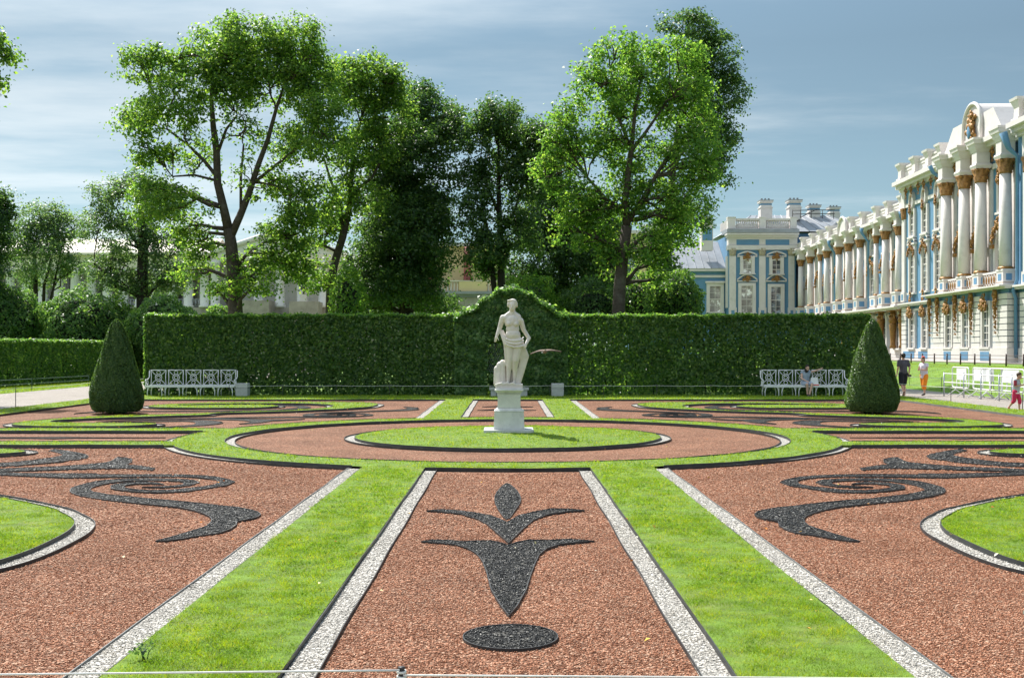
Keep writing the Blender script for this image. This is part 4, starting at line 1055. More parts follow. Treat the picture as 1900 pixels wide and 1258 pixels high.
# ---- gilded ornaments
def lumps(spec, nm, mat='gold_paint', seed=3):
    rg = np.random.default_rng(seed); mb = MB()
    for (y, z, r, k) in spec:
        for _ in range(int(k*2.6)):
            s = r*.27*rg.uniform(.5, 1.3); q = rg.uniform(0, math.pi)
            mb.ball((-.05-rg.uniform(0, .15), y+rg.normal()*r*.5, z+rg.normal()*r*.5), (s*.8, s*(1+abs(math.cos(q))), s*(1+abs(math.sin(q)))))
    return mb.mesh(nm, M[mat])
orn_mask = lumps([(0, .35, .42, 16), (-.4, .1, .25, 7), (.4, .1, .25, 7), (0, .8, .22, 7), (0, 1.05, .12, 4)], 'ornament')
orn_arch = lumps([(math.cos(a)*1.15, math.sin(a)*1.0, .26, 6) for a in np.linspace(.15, 3.0, 8)] + [(0, 1.3, .32, 10)], 'ornament', seed=5)
orn_small = lumps([(0, 0, .28, 9), (0, .35, .2, 5), (0, -.3, .16, 4)], 'ornament', seed=6)
orn_drop = lumps([(0, -.35*i, .30-.03*i, 8) for i in range(8)] + [(0, .25, .36, 10)], 'ornament', seed=8)
orn_corb = lumps([(0, .5, .26, 6), (0, .1, .2, 5), (0, -.25, .13, 4)], 'ornament', seed=9)
w_gr = window_mesh('window', 1.25, 3.15, .26, .20, rows=6)
w_pn = window_mesh('window', 1.25, 4.2, .28, .20, rows=7)
w_tp = window_mesh('window', 1.15, 2.3, .26, .20, rows=4)
w_a1 = window_mesh('window', 1.9, 3.6, .34, .26, True, rows=5, cols=3)
w_a2 = window_mesh('window', 1.5, 1.75, .22, .20, True, rows=3, cols=3)
w_ag = window_mesh('window', 1.7, 3.5, .34, .42, True, rows=5, cols=3)
mb = MB()
mb.lathe([(.42, 0), (.5, .0), (.5, .16), (.42, .16)], (0, 0, 0), 20, False)
def oval_mesh():
    mb = MB(); n = 20
    o = [(.62*math.cos(2*math.pi*i/n), .92*math.sin(2*math.pi*i/n)) for i in range(n)]; q = [(a*.66, b*.70) for a, b in o]
    for i in range(n):
        j = (i+1) % n
        mb.add([(-.30, *q[i]), (-.30, *q[j]), (-.30, *o[j]), (-.30, *o[i]), (0, *q[i]), (0, *q[j]), (0, *o[j]), (0, *o[i])], [(0,1,2,3), (0,4,5,1), (2,6,7,3)], False)
    pm = MB(); pm.add([(-.03, *p) for p in q], [tuple(range(n-1, -1, -1))], False)
    return mb.mesh('window', M['white_plaster']), pm.mesh('pane', M['glass'])
w_ov = oval_mesh()
def pediment_mesh(nm, w, h, arched=True):
    mb = MB(); n = 10
    top = [(-w/2+w*i/n, (h*math.sin(math.pi*i/n) if arched else h*(1-abs(1-2*i/n)))) for i in range(n+1)]
    for i in range(n):
        a, b = top[i], top[i+1]
        mb.add([(-.28, a[0], a[1]), (-.28, b[0], b[1]), (-.28, b[0], b[1]+.2), (-.28, a[0], a[1]+.2), (0, a[0], a[1]), (0, b[0], b[1]), (0, b[0], b[1]+.2), (0, a[0], a[1]+.2)], [(0,1,2,3), (3,2,6,7), (0,4,5,1)], False)
    mb.box(-.30, 0, -w/2, w/2, -.16, 0)
    return mb.mesh(nm, M['white_plaster'])
ped_w = pediment_mesh('pediment', 2.1, .5)
# flat bay
for u in (107.8, 104.3, 100.9):
    put_window(w_gr, palace, pl(u, .8, 2.15)); inst(orn_mask, 'ornament', palace, pl(u, 1.1, 5.05))
    put_window(w_pn, palace, pl(u, .8, 7.25)); inst(orn_arch, 'ornament', palace, pl(u, 1.0, 10.65), scale=(1, .72, .75)); inst(ped_w, 'pediment', palace, pl(u, .8, 11.85))
    inst(orn_small, 'ornament', palace, pl(u, 1.0, 6.75), scale=(1, 1.2, 1.2))
    put_window(w_tp, palace, pl(u, .8, 12.45)); inst(orn_small, 'ornament', palace, pl(u, 1.05, 14.95))
    put_window(w_ov, palace, pl(u, .8, 15.75)); inst(orn_corb, 'ornament', palace, pl(u-.75, 1.15, 16.35)); inst(orn_corb, 'ornament', palace, pl(u+.75, 1.15, 16.35))
# column bay
mids = [98.0] + [(a+b)/2 for a, b in zip(C3, C3[1:])] + [81.0]
for u in mids[1:4]:
    put_window(w_gr, palace, pl(u, 2.36, 2.15)); inst(orn_mask, 'ornament', palace, pl(u, 2.62, 4.95), scale=(1, 1.05, 1.0))
    put_window(w_a1, palace, pl(u, 1.2, 7.3)); inst(orn_arch, 'ornament', palace, pl(u, 1.5, 9.95), scale=(1.2, 1.0, 1.1))
    put_window(w_tp, palace, pl(u, 1.2, 12.2)); inst(orn_small, 'ornament', palace, pl(u, 1.45, 14.75), scale=(1.2, 1.3, 1.2))
    put_window(w_ov, palace, pl(u, 1.2, 16.0)); inst(orn_corb, 'ornament', palace, pl(u+1.0, 1.5, 16.4)); inst(orn_corb, 'ornament', palace, pl(u-1.0, 1.5, 16.4))
    for s in (-1, 1): mb = MB(); pb(mb, u+s*1.5, u+s*1.02, 1.2, 1.66, 9.55, 9.85); pbuild(mb, 'impost', 'gold_paint')
for u in [97.7] + C3: inst(orn_drop, 'ornament', palace, pl(u + .2, 2.52, 5.75), scale=(1.3, .66, 1.05))
for u in (78, 73, 68, 63): put_window(w_gr, palace, pl(u, WALLW, 2.15)); put_window(w_pn, palace, pl(u, WALLW, 7.25)); put_window(w_tp, palace, pl(u, WALLW, 12.4)); inst(orn_arch, 'ornament', palace, pl(u, WALLW+.2, 10.65), scale=(1, .72, .75)); inst(orn_mask, 'ornament', palace, pl(u, WALLW+.3, 5.05))
# rusticated piers: white courses with blue joints between
for (a, b, w0, w1) in ((97.9, 95.0, 2.36, 2.52), (92.75, 91.15, 2.36, 2.52), (88.95, 87.25, 2.36, 2.52), (84.75, S3A-.05, 2.36, 2.52), (110.75, 109.5, .8, .98), (81.6, 80.0, WALLW, WALLW+.16)):
    mb = MB()
    for i in range(9):
        pb(mb, a, b, w0, w1, 2.06+i*.44, 2.06+i*.44+.385)
        if b < 83 and w0 > 2: pb(mb, S3A-.06, S3A+.1, WALLW, 2.36, 2.06+i*.44, 2.06+i*.44+.385)
        if a > 97 and w0 > 2: pb(mb, S3B-.1, S3B+.05, 1.2, 2.36, 2.06+i*.44, 2.06+i*.44+.385)
    pbuild(mb, 'rusticated_pier', 'white_plaster')
# balcony lattice between the pedestals
mb = MB(); mg = MB()
for a, b in list(zip(C3, C3[1:])):
    u1, u0 = a-.62, b+.62
    pb(mb, u0, u1, 2.0, 2.12, 7.55, 7.7); pb(mb, u0, u1, 2.0, 2.12, 6.57, 6.68)
    k = max(2, round((u1-u0)/.5))
    for i in range(k):
        uc = u0+(u1-u0)*(i+.5)/k
        for rr, bb in ((.24, mb), (.13, mg)):
            pts = [pl(uc+rr*math.cos(t), 2.06, 7.12+rr*1.6*math.sin(t)) for t in np.linspace(0, 2*math.pi, 11)[:-1]]
            bb.tube(pts, .04, 4, closed=True)
        for dx in (-.22, .22): mg.tube([pl(uc+dx, 2.06, 6.7), pl(uc, 2.06, 7.12), pl(uc-dx, 2.06, 7.55)], .028, 4)
o = pbuild(mb, 'balcony_lattice', 'white_plaster'); pbuild(mg, 'gilding', 'gold_paint', o)
# colonnade wing: two tiers of arched windows
cs = sorted(C1 + C1S, reverse=True)
for a, b in zip([158.0] + cs, cs):
    u = (a+b)/2
    put_window(w_a1, palace, pl(u, 0, 7.35)); put_window(w_a2, palace, pl(u, 0, 11.95))
    inst(orn_arch, 'ornament', palace, pl(u, .3, 10.2), scale=(1.1, .95, 1.0))
    inst(orn_corb, 'ornament', palace, pl(u-.6, .3, 14.0)); inst(orn_corb, 'ornament', palace, pl(u+.6, .3, 14.0))
    for s in (-1, 1): mb = MB(); pb(mb, u+s*1.5, u+s*.98, 0, .46, 9.85, 10.08); pbuild(mb, 'impost', 'gold_paint')
    for s in (-1, 1): mb = MB(); pb(mb, u+s*1.55, u+s*1.34, .02, .12, 7.4, 9.85); pbuild(mb, 'gilded_strip', 'gold_paint')
    if u < 130: put_window(w_ag, palace, pl(u, 0, 2.1)); inst(orn_small, 'ornament', palace, pl(u, .4, 5.7))
# gilded atlas figures carrying the string course
def atlas_mesh():
    mb = MB()
    mb.lathe([(.30, 0), (.34, .15), (.24, .35), (.30, 1.6), (.38, 2.3), (.30, 2.5)], (0, 0, 0), 12)
    mb.ball((0, 0, 2.75), (.42, .40, .5), True); mb.ball((-.08, 0, 3.35), (.2, .2, .24), True)
    for s in (-1, 1): mb.tube([(0, .36*s, 2.95), (-.05, .62*s, 3.1), (-.05, .45*s, 3.5)], [.14, .12, .09], 8)
    mb.box(-.45, .2, -.62, .62, 3.55, 3.75); mb.ball((-.3, 0, 3.15), (.16, .12, .14))
    return mb.mesh('atlas_figure', M['gold_paint'])
am = atlas_mesh()
for u in (133.0, 128.0, 123.2, 118.6, 114.6, 111.7): inst(am, 'atlas_figure', palace, pl(u, .62, 2.1))
# parapets
def urn_pedestal(nm, a, h):
    mb = MB()
    for s0, s1, z0, z1 in ((1.15, 1.1, 0, .12), (.86, .8, .12, .55), (.8, 1.15, .55, .88), (1.25, 1.3, .88, 1.0)): mb.frustum(0, 0, z0*h, z1*h, a*s0, a*s0, a*s1, a*s1)
    return mb.mesh(nm, M['white_plaster'])
up1, up2 = urn_pedestal('parapet_pedestal', .46, 1.55), urn_pedestal('parapet_pedestal', .52, 1.6)
for a, b, w0, w1, z in ((S1A, S1B, .02, .26, 15.3), (S2A, S2B, .9, 1.16, 17.9), (55, S3A-.4, WALLW+.1, WALLW+.36, 17.9)):
    mb = MB(); h = .95 if z < 16 else 1.1
    pb(mb, a, b, w0, w1, z, z+h); pb(mb, a, b, w0-.04, w1+.06, z+h, z+h+.17); pb(mb, a, b, w1, w1+.05, z+.2, z+.32); pb(mb, a, b, w1, w1+.05, z+h-.3, z+h-.2)
    pbuild(mb, 'parapet', 'white_plaster')
for u in cs: inst(up1, 'parapet_pedestal', palace, pl(u, .3, 15.31))
for u in (109.6, 105.6, 102.0, 98.9): inst(up2, 'parapet_pedestal', palace, pl(u, 1.1, 17.91))
for u in (80.9, 76, 71): inst(up2, 'parapet_pedestal', palace, pl(u, WALLW+.25, 17.91))
# gables above the column bay and the wing
def gable(u, w, z, half, h, dep, nm, mat='white_plaster'):
    n = 28; mb = MB()
    prof = [(-half, 0), (half, 0)] + [(half*math.cos(t), h-half*.95+half*.95*math.sin(t)) for t in np.linspace(0, math.pi, n)]
    k = len(prof)
    mb.add([pl(u+a, w, z+b) for a, b in prof] + [pl(u+a, w-dep, z+b) for a, b in prof], [tuple(range(k)), tuple(range(2*k-1, k-1, -1))] + [(i, k+i, k+(i+1) % k, (i+1) % k) for i in range(k)], False)
    mb.tube([pl(u+a, w+.06, z+b) for a, b in prof[1:] + prof[:1]], .15, 8)
    return pbuild(mb, nm, mat)
gable(90.2, 1.9, 17.95, 1.85, 3.1, 5.0, 'arched_gable')
inst(lumps([(0, 0, .42, 8), (0, .6, .55, 14), (0, 1.2, .42, 12), (0, 1.75, .3, 9), (.42, .4, .25, 6), (-.42, .4, .25, 6)], 'cartouche', seed=12), 'cartouche', palace, pl(90.2, 1.95, 18.35), scale=(1.2, 1.15, 1.05))
mb = MB(); mb.ball(pl(90.2, 2.22, 18.85), (.12, .38, .55), True); pbuild(mb, 'cartouche_shield', 'blue_plaster')
gable(132.3, .9, 15.3, 1.7, 1.75, 4.0, 'arched_gable')
for u0, u1, flip in ((92.2, 97.6, 1), (84.0, 88.2, -1)):
    mb = MB(); lo, hi = (u1, u0) if flip > 0 else (u0, u1)
    prof = [(lo, 17.95), (lo+(hi-lo)*.15, 18.1), (lo+(hi-lo)*.55, 20.0), (hi, 20.0), (hi, 17.95)]
    k = len(prof)
    mb.add([pl(a, 1.85, b) for a, b in prof] + [pl(a, -2.5, b) for a, b in prof], [tuple(range(k)), tuple(range(2*k-1, k-1, -1))] + [(i, k+i, k+(i+1) % k, (i+1) % k) for i in range(k)], False)
    pbuild(mb, 'gable_wing', 'white_plaster')
# roof
mb = MB()
def roof(mb, u0, u1, w, z, run, rise):
    mb.add([pl(u0, w, z), pl(u1, w, z), pl(u1, w-run, z+rise), pl(u0, w-run, z+rise), pl(u1, w-2*run, z), pl(u0, w-2*run, z)], [(0,1,2,3), (3,2,4,5), (0,3,5), (1,4,2)], False)
roof(mb, S1A, S1B, 0, 15.25, 6, 1.7); pbuild(mb, 'roof', 'roof_metal'); mb = MB()
roof(mb, 55, S2B-.1, .8, 17.6, 6.4, 2.2); pbuild(mb, 'roof', 'roof_metal')
# chimneys
def chimney_mesh(a, h):
    mb = MB(); mb.box(-a, a, -a, a, 0, h*.55); mb.box(-a*1.1, a*1.1, -a*1.1, a*1.1, h*.55, h*.6); mb.box(-a*.92, a*.92, -a*.92, a*.92, h*.6, h*.84); mb.box(-a*1.15, a*1.15, -a*1.15, a*1.15, h*.84, h*.92)
    mb.slot = 1; mb.box(-a*.94, a*.94, -a*.94, a*.94, h*.70, h*.78)
    mb.slot = 2; mb.box(-a*1.2, a*1.2, -a*1.2, a*1.2, h*.92, h*.96)
    for i in range(3): mb.lathe([(.16, h*.96), (.13, h*1.06), (.17, h*1.07)], (-a*.6+a*.6*i, 0, 0), 8)
    return mb.mesh('chimney', [M['white_plaster'], M['blue_plaster'], M['roof_metal']])
chm = chimney_mesh(.82, 2.75)
for u, w, z in ((118.5, -4.5, 15.9), (146.0, -5.0, 15.7), (152.0, -4.0, 15.7)): inst(chm, 'chimney', palace, pl(u, w, z))
# drainpipes
mb = MB()
for u, w0, w1, zt, zbt in ((137.6, .6, .45, 14.9, 6.2), (123.3, .75, .55, 14.9, 6.2), (111.2, .4, .3, 15.2, 14.0)):
    mb = MB(); mb.tube([pl(u, w0+.5, zt), pl(u, w0+.5, zt-.5), pl(u, w1, zt-1.5), pl(u, w1, zbt)], [.22, .16, .11, .11], 8); pbuild(mb, 'drainpipe', 'blue_plaster')
mb = MB()
mb.tube([pl(81.9, 2.9, 17.3), pl(81.9, 2.5, 16.2), pl(81.9, 1.9, 15.6), pl(81.9, 1.9, 6.9), pl(81.9, 2.2, 6.1), pl(81.9, 2.0, 5.6), pl(81.9, 2.0, 1.4)], [.3, .2, .13, .13, .13, .13, .13], 8)
pbuild(mb, 'drainpipe', 'blue_plaster'); mb = MB()
mb.tube([pl(98.0, 2.6, 17.5), pl(98.0, 2.3, 16.9), pl(98.0, 1.4, 16.3)], [.2, .16, .12], 8)
pbuild(mb, 'drainpipe', 'blue_plaster')

# ================================================================== the cross wing of the palace, facing the garden
DW = 158.0; SW = F/DW
wx = lambda px: (px-AX)/SW
wz = lambda py: H+(HY-py)/SW
wing = thing('palace_wing', 'blue cross wing with white pilasters and balustraded roof at the far palace end', 'palace wing', (wx(1400), DW, 0))
def wb(mb, px0, px1, py0, py1, d0, d1): mb.box(wx(px0), wx(px1), DW-d1, DW-d0, wz(py1), wz(py0))   # d = metres proud of the wing's face
mb = MB(); mb.box(wx(1352), 39.3, DW, DW+14, -0.1, wz(436)); mb.build('wall', M['blue_plaster'], wing); mb = MB(); mb.box(39.32, 51, DW+2.6, DW+14, 10, wz(430)); mb.build('wall', M['blue_plaster'], wing); mb = MB(); mb.box(wx(1180), wx(1352)-.01, DW+2, DW+14, -0.1, wz(500)); mb.build('wall', M['blue_plaster'], wing)
for a, b in ((1353, 1365), (1408, 1420), (1462.5, 1473.5)): mb = MB(); wb(mb, a, b, 475, 571, 0, .2); mb.build('pilaster', M['white_plaster'], wing)
mb = MB(); mb.box(wx(1352)-.2, wx(1352), DW+.3, DW+1.3, wz(571), wz(475)); mb.build('pilaster', M['white_plaster'], wing)
for a, b in ((1353, 1365), (1408, 1420), (1462.5, 1473.5)):
    mb = MB(); wb(mb, a-1, b+1, 571, 590, 0, .34); o = mb.build('pedestal', M['white_plaster'], wing)
    mb = MB(); wb(mb, a+3, b-3, 576, 588, .34, .37); mb.build('blue_panel', M['blue_plaster'], o)
for a, b in ((1366, 1408), (1420, 1464)): mb = MB(); wb(mb, a, b, 445, 455, .16, .19); mb.build('blue_panel', M['blue_plaster'], wing)
for a in (1359, 1414, 1468): inst(capital_mesh('capital', .42, 1.0), 'capital', wing, (wx(a)-wx(1400), -.12, wz(474.5)), scale=(1.05, .5, 1))
for nm in [o for o in wing.children if o.name.startswith('capital')]: nm.data.materials[0] = M['dull_gold']
mb = MB()
wb(mb, 1350, 1480, 455.5, 464, -1, .35); wb(mb, 1351, 1479, 441, 455, -1, .16); wb(mb, 1349, 1480, 437, 441, -1, .5); wb(mb, 1347, 1480, 433.5, 437, -1, .9)
mb.build('cornice', M['white_plaster'], wing); mb = MB()
wb(mb, 1180, 1351.5, 497, 502, -3, -1.4); wb(mb, 1180, 1351.5, 509, 513.5, -3, -1.8)
mb.build('cornice', M['white_plaster'], wing)
mb = MB(); wb(mb, 1346.5, 1480, 426.5, 433, -3, 1.0); mb.build('roof_edge', M['roof_metal'], wing)
# balustrade
mb = MB()
wb(mb, 1349, 1480, 424, 426.5, -.5, .3); wb(mb, 1349, 1480, 405.8, 409, -.5, .3)
for a, b in ((1349.5, 1364), (1408, 1420), (1465.5, 1477)): wb(mb, a, b, 404, 425, -.6, .4); wb(mb, a-.6, b+.6, 403.2, 405, -.65, .45)
for k in range(6): mb.box(wx(1349.5), wx(1351), DW+1+k*.8, DW+1.3+k*.8, wz(424), wz(408))
mb.build('balustrade', M['white_plaster'], wing)
bal = MB(); bal.lathe([(.09, 0), (.16, .1), (.19, .35), (.08, .75), (.1, .95), (.15, 1.1)], (0, 0, 0), 8)
mbal = MB()
for a, b in ((1366, 1407), (1421.5, 1464.5)):
    k = 12
    for i in range(k):
        mbal.lathe([(.09, 0), (.16, .1), (.19, .35), (.08, .75), (.1, .95), (.15, 1.12)], (wx(a+(b-a)*(i+.5)/k), DW+.1, wz(424)), 7)
mbal.build('baluster', M['white_plaster'], wing)
# roofs
mb = MB()
x0, x1, z0 = wx(1352), 50.0, wz(428); y0, y1 = DW+1.2, DW+15
xr0, xr1, zr = wx(1416), 46.0, wz(387); ym = (y0+y1)/2
mb.add([(x0,y0,z0),(x1,y0,z0),(x1,y1,z0),(x0,y1,z0),(xr0,ym,zr),(xr1,ym,zr)], [(0,1,5,4),(1,2,5),(2,3,4,5),(3,0,4)], False)
for i in range(1, 14):
    x = xr0+(xr1-xr0)*(i-1)/13; xx = x0+(x1-x0)*i/14
    mb.tube([(xx,y0,z0+.03),(x,ym,zr+.03)], .05, 4)
mb.build('roof', M['roof_metal'], wing); mb = MB()
za, zb = wz(497), wz(455); xa, xb = wx(1180), wx(1351.5)
mb.add([(xa,DW+1.3,za),(xb,DW+1.3,za),(xb,DW+8,zb+1.2),(xa,DW+8,zb+1.2),(xa,DW+14,za),(xb,DW+14,za)], [(0,1,2,3),(3,2,5,4)], False)
for i in range(1, 12):
    x = xa+(xb-xa)*i/12; mb.add([(x,DW+1.3,za),(x+.06,DW+1.3,za),(x+.06,DW+8,zb+1.2),(x,DW+8,zb+1.2),(x,DW+1.3,za+.09),(x+.06,DW+1.3,za+.09),(x+.06,DW+8,zb+1.29),(x,DW+8,zb+1.29)], [(4,5,6,7),(0,4,7,3),(1,2,6,5)], False)
mb.build('roof', M['roof_metal'], wing)
inst(chm, 'chimney', wing, (wx(1438)-wx(1400), 6.0, wz(398))); inst(chm, 'chimney', wing, (wx(1493)-wx(1400), 6.0, wz(399)), scale=(1.05, 1.05, 1.05))
inst(chm, 'chimney', wing, (wx(1538)-wx(1400), 8.0, wz(402)), scale=(.95, .95, .95)); inst(chm, 'chimney', wing, (wx(1581)-wx(1400), 9.0, wz(402)), scale=(.9, .9, .9))
mb = MB(); mb.box(wx(1307.5), wx(1329), DW+2.5, DW+4, wz(462), wz(404)); mb.slot = 1; mb.box(wx(1309.5), wx(1327.5), DW+2.46, DW+2.6, wz(443), wz(420)); mb.slot = 2
for i in range(4): mb.lathe([(.15, 0), (.12, .4), (.16, .42)], (wx(1310+5*i), DW+3.2, wz(404)), 8)
mb.build('chimney', [M['white_plaster'], M['blue_plaster'], M['roof_metal']], wing)
mb = MB()
for z in (wz(396), wz(389)): mb.tube([(wx(1474), DW+1, z), (wx(1560), DW+3, z+.3)], .06, 5)
for px in (1474, 1490, 1512, 1535, 1558): mb.tube([(wx(px), DW+1+(px-1474)*.023, wz(402)), (wx(px), DW+1+(px-1474)*.023, wz(387))], .05, 5)
mb.tube([(wx(1498), DW+4, wz(398)), (wx(1530), DW+4, wz(382))], .06, 5)
mb.build('roof_railing', M['dark_metal'], wing)
# windows of the wing
R90 = math.pi/2
def wing_window(px0, px1, py0, py1, d, rows, gl):
    w = (px1-px0)/SW; h = (py1-py0)/SW
    ms = window_mesh('window', w, h, .42, .3, rows=rows, cols=2)
    f = inst(ms[0], 'window', wing, (wx((px0+px1)/2)-wx(1400), d, wz(py1)), R90); p = inst(ms[1], 'pane', f, (0, 0, 0)); p.data.materials[0] = M[gl]
wing_window(1375, 1396, 531, 580, 0, 4, 'curtained_glass'); wing_window(1430, 1449, 533, 581, 0, 4, 'glass')
wing_window(1378.5, 1394, 483, 507.5, 0, 3, 'curtained_glass'); wing_window(1432.5, 1448, 484, 508.5, 0, 3, 'glass')
wing_window(1321, 1342, 530, 578, 2, 4, 'curtained_glass')
pd2 = pediment_mesh('pediment', 2.75, .75)
for px in (1386, 1440):
    inst(pd2, 'pediment', wing, (wx(px)-wx(1400), 0, wz(521)), R90); inst(pediment_mesh('pediment', 2.7, .45), 'pediment', wing, (wx(px)-wx(1400), 0, wz(475)), R90)
    inst(orn_small, 'ornament', wing, (wx(px)-wx(1400), -.2, wz(477)), R90, (1, 2.0, 1.0)); inst(orn_small, 'ornament', wing, (wx(px)-wx(1400), -.2, wz(518)), R90, (1, 2.2, .8))
mb = MB(); mb.box(wx(1313), wx(1350), DW+1.5, DW+2, wz(524), wz(520.5)); mb.build('pediment', M['white_plaster'], wing)
for o in wing.children:
    if o.name.startswith('ornament'): pass

# ================================================================== white gallery on the other side
DG = 122.0; SG = F/DG
gx_ = lambda px: (px-AX)/SG
gz_ = lambda py: H+(HY-py)/SG
gal = thing('gallery', 'long pale colonnaded gallery with a pediment behind the park trees', 'building', (gx_(300), DG, 0))
def gb(mb, px0, px1, py0, py1, d0, d1): mb.box(gx_(px0), gx_(px1), DG-d1, DG-d0, gz_(py1), gz_(py0))
mb = MB(); gb(mb, -120, 384, 500, 562, -9, -4.2); mb.build('wall', M['pale_plaster'], gal); mb = MB(); gb(mb, 385, 640, 484, 571, -9, -2); mb.build('wall', M['pale_plaster'], gal)
mb = MB(); mb.box(gx_(-120), gx_(660), DG-.5, DG+9, -.1, gz_(571)); mb.box(gx_(548), gx_(600), DG-3.5, DG-.5, -.1, gz_(562)); mb.box(gx_(440), gx_(512), DG-3.5, DG-.5, -.1, gz_(560)); mb.build('terrace_base', M['rough_stone'], gal)
mb = MB(); gb(mb, -125, 392, 474, 500, -9, .3); gb(mb, -128, 394, 470, 474, -9.5, .8); gb(mb, 380, 645, 472, 484, -9, .3); mb.build('entablature', M['cream_plaster'], gal)
mb = MB()
mb.add([(gx_(-128), DG-.8, gz_(470)), (gx_(394), DG-.8, gz_(470)), (gx_(394), DG+4.5, gz_(436)), (gx_(-128), DG+4.5, gz_(436)), (gx_(-128), DG+9.5, gz_(470)), (gx_(394), DG+9.5, gz_(470))], [(0,1,2,3), (3,2,5,4)], False)
mb.build('roof', M['cream_roof'], gal)
mb = MB()
tri = [(gx_(385), gz_(472)), (gx_(645), gz_(472)), (gx_(515), gz_(430))]
mb.add([(a, DG-.2, b) for a, b in tri] + [(a, DG+9, b) for a, b in tri], [(0,1,2), (5,4,3), (0,3,4,1), (1,4,5,2), (2,5,3,0)], False)
for a, b in ((0, 2), (1, 2)): mb.tube([(tri[a][0], DG-.3, tri[a][1]), (tri[b][0], DG-.3, tri[b][1])], .28, 5)
mb.build('pediment', M['pale_plaster'], gal)
gcol = MB(); hcol = gz_(500)-gz_(571)
gcol.lathe([(.62, 0), (.62, .2), (.5, .25), (.5, hcol*.4), (.42, hcol-.5), (.55, hcol-.35), (.62, hcol)], (0, 0, 0), 14)
gcm = gcol.mesh('column', M['pale_plaster'])
for px in list(range(-100, 385, 30)) + [400, 440, 480, 520, 560, 600]:
    if px > 390: inst(gcm, 'column', gal, (gx_(px)-gx_(300), -.1, gz_(571)), scale=(1, 1, (gz_(484)-gz_(571))/hcol))
    else: inst(gcm, 'column', gal, (gx_(px)-gx_(300), -.1, gz_(571)))
gw = window_mesh('window', 1.5, 3.0, .2, .12, rows=4, cols=2); gw[1].materials[0] = M['curtained_glass']
for px in range(-85, 385, 30):
    f = inst(gw[0], 'window', gal, (gx_(px)-gx_(300), 4.2, gz_(566)), R90); inst(gw[1], 'pane', f, (0, 0, 0))
mb = MB()
for px in range(-110, 385, 6): mb.tube([(gx_(px), DG-.3, gz_(571)), (gx_(px), DG-.3, gz_(556))], .035, 4)
mb.tube([(gx_(-110), DG-.3, gz_(556)), (gx_(385), DG-.3, gz_(556))], .05, 4)
mb.build('railing', M['grey_metal'], gal)
urn = thing('garden_urn', 'small dark urn on a white pedestal before the gallery wall', 'urn', (gx_(573), DG-3, gz_(562)))
mb = MB(); mb.lathe([(.14, 0), (.18, .05), (.09, .2), (.3, .55), (.32, .75), (.2, .85), (.24, .95), (.05, 1.1)], (gx_(573), DG-3, gz_(562)+.75), 14); mb.build('vase', M['dark_metal'], urn)
mb = MB(); mb.box(gx_(573)-.32, gx_(573)+.32, DG-3.3, DG-2.7, gz_(562), gz_(562)+.75); mb.box(gx_(573)-.4, gx_(573)+.4, DG-3.4, DG-2.6, gz_(562), gz_(562)+.12); mb.build('pedestal', M['white_plaster'], urn)

# ================================================================== yellow bath house with terrace
DY = 108.0; SY = F/DY
yx = lambda px: (px-AX)/SY
yz = lambda py: H+(HY-py)/SY
bath = thing('bath_house', 'yellow bath house with a stone terrace and balustrade behind the dark trees', 'building', (yx(950), DY, 0))
def yb(mb, px0, px1, py0, py1, d0, d1): mb.box(yx(px0), yx(px1), DY-d1, DY-d0, yz(py1), yz(py0))
mb = MB(); yb(mb, 660, 940, 452, 545, -9, -3); mb.build('wall', M['yellow_plaster'], bath); mb = MB(); yb(mb, 1090, 1212, 432, 600, -9, -1); mb.build('wall', M['yellow_plaster'], bath); mb = MB(); yb(mb, 852, 903, 522, 540.5, -.4, .1); mb.build('wall', M['yellow_plaster'], bath)
mb = MB(); yb(mb, 655, 945, 446, 452, -9.5, -2.6); yb(mb, 1088, 1214, 426, 432, -9.5, -.6); yb(mb, 1088, 1213, 468, 472.5, -2, -.8); mb.build('cornice', M['white_plaster'], bath)
mb = MB(); mb.box(yx(640), yx(1060), DY-.1, DY+9, -.1, yz(552)); mb.build('terrace_base', M['rough_stone'], bath)
mb = MB(); yb(mb, 640, 1060, 541, 546, -9, .5); yb(mb, 640, 1060, 546, 551.5, -9, .2); mb.build('terrace_ledge', M['roof_metal'], bath)
mb = MB(); yb(mb, 640, 1060, 520.5, 522.5, -.3, .1)
for a, b in ((780, 852), (903, 1000), (660, 780)):
    for i in range(int((b-a)/6)): mb.lathe([(.07, 0), (.11, .1), (.06, .5), (.1, .9)], (yx(a+3+6*i), DY+.15, yz(541)), 6)
mb.build('balustrade', M['cream_plaster'], bath)
mb = MB()
for px in (866, 800, 760): mb.lathe([(.4, yz(541)), (.36, yz(490)), (.3, yz(455))], (yx(px), DY+2.2, 0), 12)
mb.build('column', M['red_stone'], bath)
bw = window_mesh('window', .95, 3.2, .12, .15, rows=3, cols=2, mat='dark_metal')
f = inst(bw[0], 'window', bath, (yx(1174)-yx(950), 1, yz(540)), R90); inst(bw[1], 'pane', f, (0, 0, 0))
# ================================================================== the statue
ped = thing('pedestal', 'pale marble pedestal on the round lawn carrying the statue', 'pedestal', (0.03, QC, 0.1))
SX = 0.03
mb = MB(); mb.box(SX-.54, SX+.52, QC-.5, QC+.5, 0.05, 0.205); mb.build('base_slab', M['pedestal_marble'], ped)
mb = MB()
for a0, a1, z0, z1 in ((.33, .315, .205, .59), (.325, .315, .59, .615), (.30, .25, .615, .66), (.245, .245, .66, .965), (.262, .262, .965, .985), (.25, .30, .985, 1.03), (.31, .31, 1.03, 1.06), (.285, .285, 1.06, 1.085)):
    mb.frustum(SX, QC, z0, z1, a0, a0, a1, a1)
o = mb.build('shaft', M['pedestal_marble'], ped)
o.modifiers.new('b', 'BEVEL').width = 0.008
